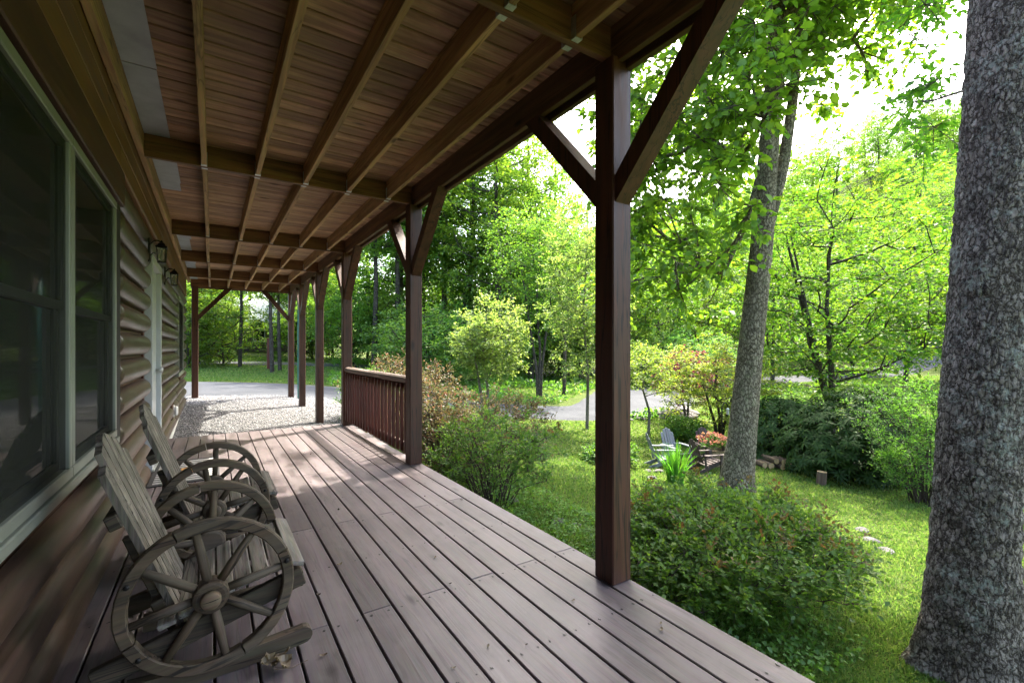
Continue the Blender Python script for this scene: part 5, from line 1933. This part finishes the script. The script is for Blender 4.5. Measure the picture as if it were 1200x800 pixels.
# flower planter
x, y, z = survey(838, 546)
fp = empty('flower_planter', (x, y, z))
tag(fp, 'wooden planter full of pink and yellow flowers between the brown garden chairs', 'planter')
put('tub', MB().lathe([(.15, -.02), (.17, .02), (.215, .34), (.225, .36), (.20, .36), (.19, .31)], 18).mesh('tub', M['pot'], False), fp)
rng = np.random.default_rng(8)
C = crown_points(rng, 40, .46, .32, .32, .17, .6, -.3)
P, D, Nn, A, B = sprays(rng, C, np.full(len(C), .08), 5, 6, .6, .4, None, 0, hang=-.2)
Ls = .035 * rng.uniform(.7, 1.2, len(P))
q = put('foliage', leaves_mesh('foliage', P, D, Nn, Ls, Ls * .4, LM['fern']), fp); q['kind'] = 'stuff'
C2 = crown_points(rng, 60, .52, .33, .33, .17, .9, .1)
P, D, Nn, A, B = sprays(rng, C2, np.full(len(C2), .035), 6, 3, .8, .5, None, 0, hang=-.2)
Ls = .032 * rng.uniform(.7, 1.2, len(P))
q = put('blossoms', leaves_mesh('blossoms', P, D, Nn, Ls, Ls * .5, FLOWER), fp); q['kind'] = 'stuff'

# ------------------------------------------------------------------ grass and low growth
def keep_lawn(x, y):
    k = ~((x < 1.95) & (y < 14.8)) & ~((x < 3.0) & (y > 7.9) & (y < 14.7))
    # off the driveway
    path = np.array([(-16, 23), (-7, 19.5), (-1, 17.3), (4, 15.4), (8.2, 13.6), (11.5, 12.3), (15, 13.2), (19.5, 16.0), (27, 17.3), (37, 15.6), (52, 13.5)], float)
    wid = np.array([6.5, 6.6, 6.8, 4.6, 3.0, 3.0, 5.0, 5.2, 4.0, 3.6, 4.0]) / 2
    for i in range(len(path) - 1):
        a, b = path[i], path[i + 1]
        d = b - a
        t = np.clip(((x - a[0]) * d[0] + (y - a[1]) * d[1]) / (d @ d), 0, 1)
        dist = np.hypot(x - a[0] - d[0] * t, y - a[1] - d[1] * t)
        k &= dist > (wid[i] + (wid[i + 1] - wid[i]) * t) + .12
    return k
rng = np.random.default_rng(2)
GP = []
n = 380000
d = 2.4 + 32 * rng.random(n) ** 2.1
u = rng.uniform(-.75, 1.25, n)
gxx = d * (SY + u * CYW); gyy = d * (CYW - u * SY)
k = keep_lawn(gxx, gyy)
gxx, gyy, d = gxx[k], gyy[k], d[k]
P = np.stack([gxx, gyy, ground_np(gxx, gyy) - .005], 1)
n = len(P)
cl = np.sin(gxx * 1.9 + 1.3 * np.sin(gyy * 1.1)) * np.sin(gyy * 2.3 + gxx * .7)
D = rng.normal(size=(n, 3)) * .55; D[:, 2] = 1.0
Nn = rng.normal(size=(n, 3)); Nn[:, 2] = .3
Ls = (.026 + .024 * rng.random(n)) * (1 + .25 * cl) * (1 + .035 * d)
g = put('grass', leaves_mesh('grass', P, D, Nn, Ls, np.maximum(.0032, .0012 * d), LM['grass'], 'diamond', .2, .25))
tag(g, 'short sunlit lawn grass sloping away from the porch', 'grass', kind='stuff')
# broad leafed ground cover along the bed by the porch
n = 16000
gxx = 1.98 + 1.7 * rng.random(n) ** 1.2; gyy = rng.uniform(1.2, 7.6, n)
P = np.stack([gxx, gyy, ground_np(gxx, gyy) + .02 + .06 * rng.random(n) + .03 * np.sin(gxx * 7) * np.sin(gyy * 6)], 1)
D = rng.normal(size=(n, 3)); D[:, 2] = D[:, 2] * .3 + .25
Nn = rng.normal(size=(n, 3)) * .5; Nn[:, 2] += 1
Ls = .030 * rng.uniform(.6, 1.4, n)
g = put('ground_cover', leaves_mesh('ground_cover', P, D, Nn, Ls, Ls * .4, LM['fern']))
tag(g, 'low leafy ground cover in the bed along the deck edge', 'ground cover', kind='stuff')
# rough growth at the wood edges
n = 26000
d = 15 + 18 * rng.random(n); u = rng.uniform(-.40, .35, n)
gxx = d * (SY + u * CYW); gyy = d * (CYW - u * SY)
k = keep_lawn(gxx, gyy) & (np.sin(gxx * .9) * np.sin(gyy * .8 + 1) > -.25) & ~((gyy > 9) & (gxx < 9) & (np.abs((gxx + .55 * gyy) - 20.5) < 2.5))
gxx, gyy = gxx[k], gyy[k]
n = len(gxx)
P = np.stack([gxx, gyy, ground_np(gxx, gyy) + .30 * rng.random(n) ** 2], 1)
D = rng.normal(size=(n, 3)); D[:, 2] = np.abs(D[:, 2]) * .5 + .3
Nn = rng.normal(size=(n, 3)) * .6; Nn[:, 2] += .8
Ls = .16 * rng.uniform(.6, 1.4, n)
g = put('undergrowth', leaves_mesh('undergrowth', P, D, Nn, Ls, Ls * .3, LM['fern']))
tag(g, 'leafy undergrowth along the far side of the driveway', 'undergrowth', kind='stuff')
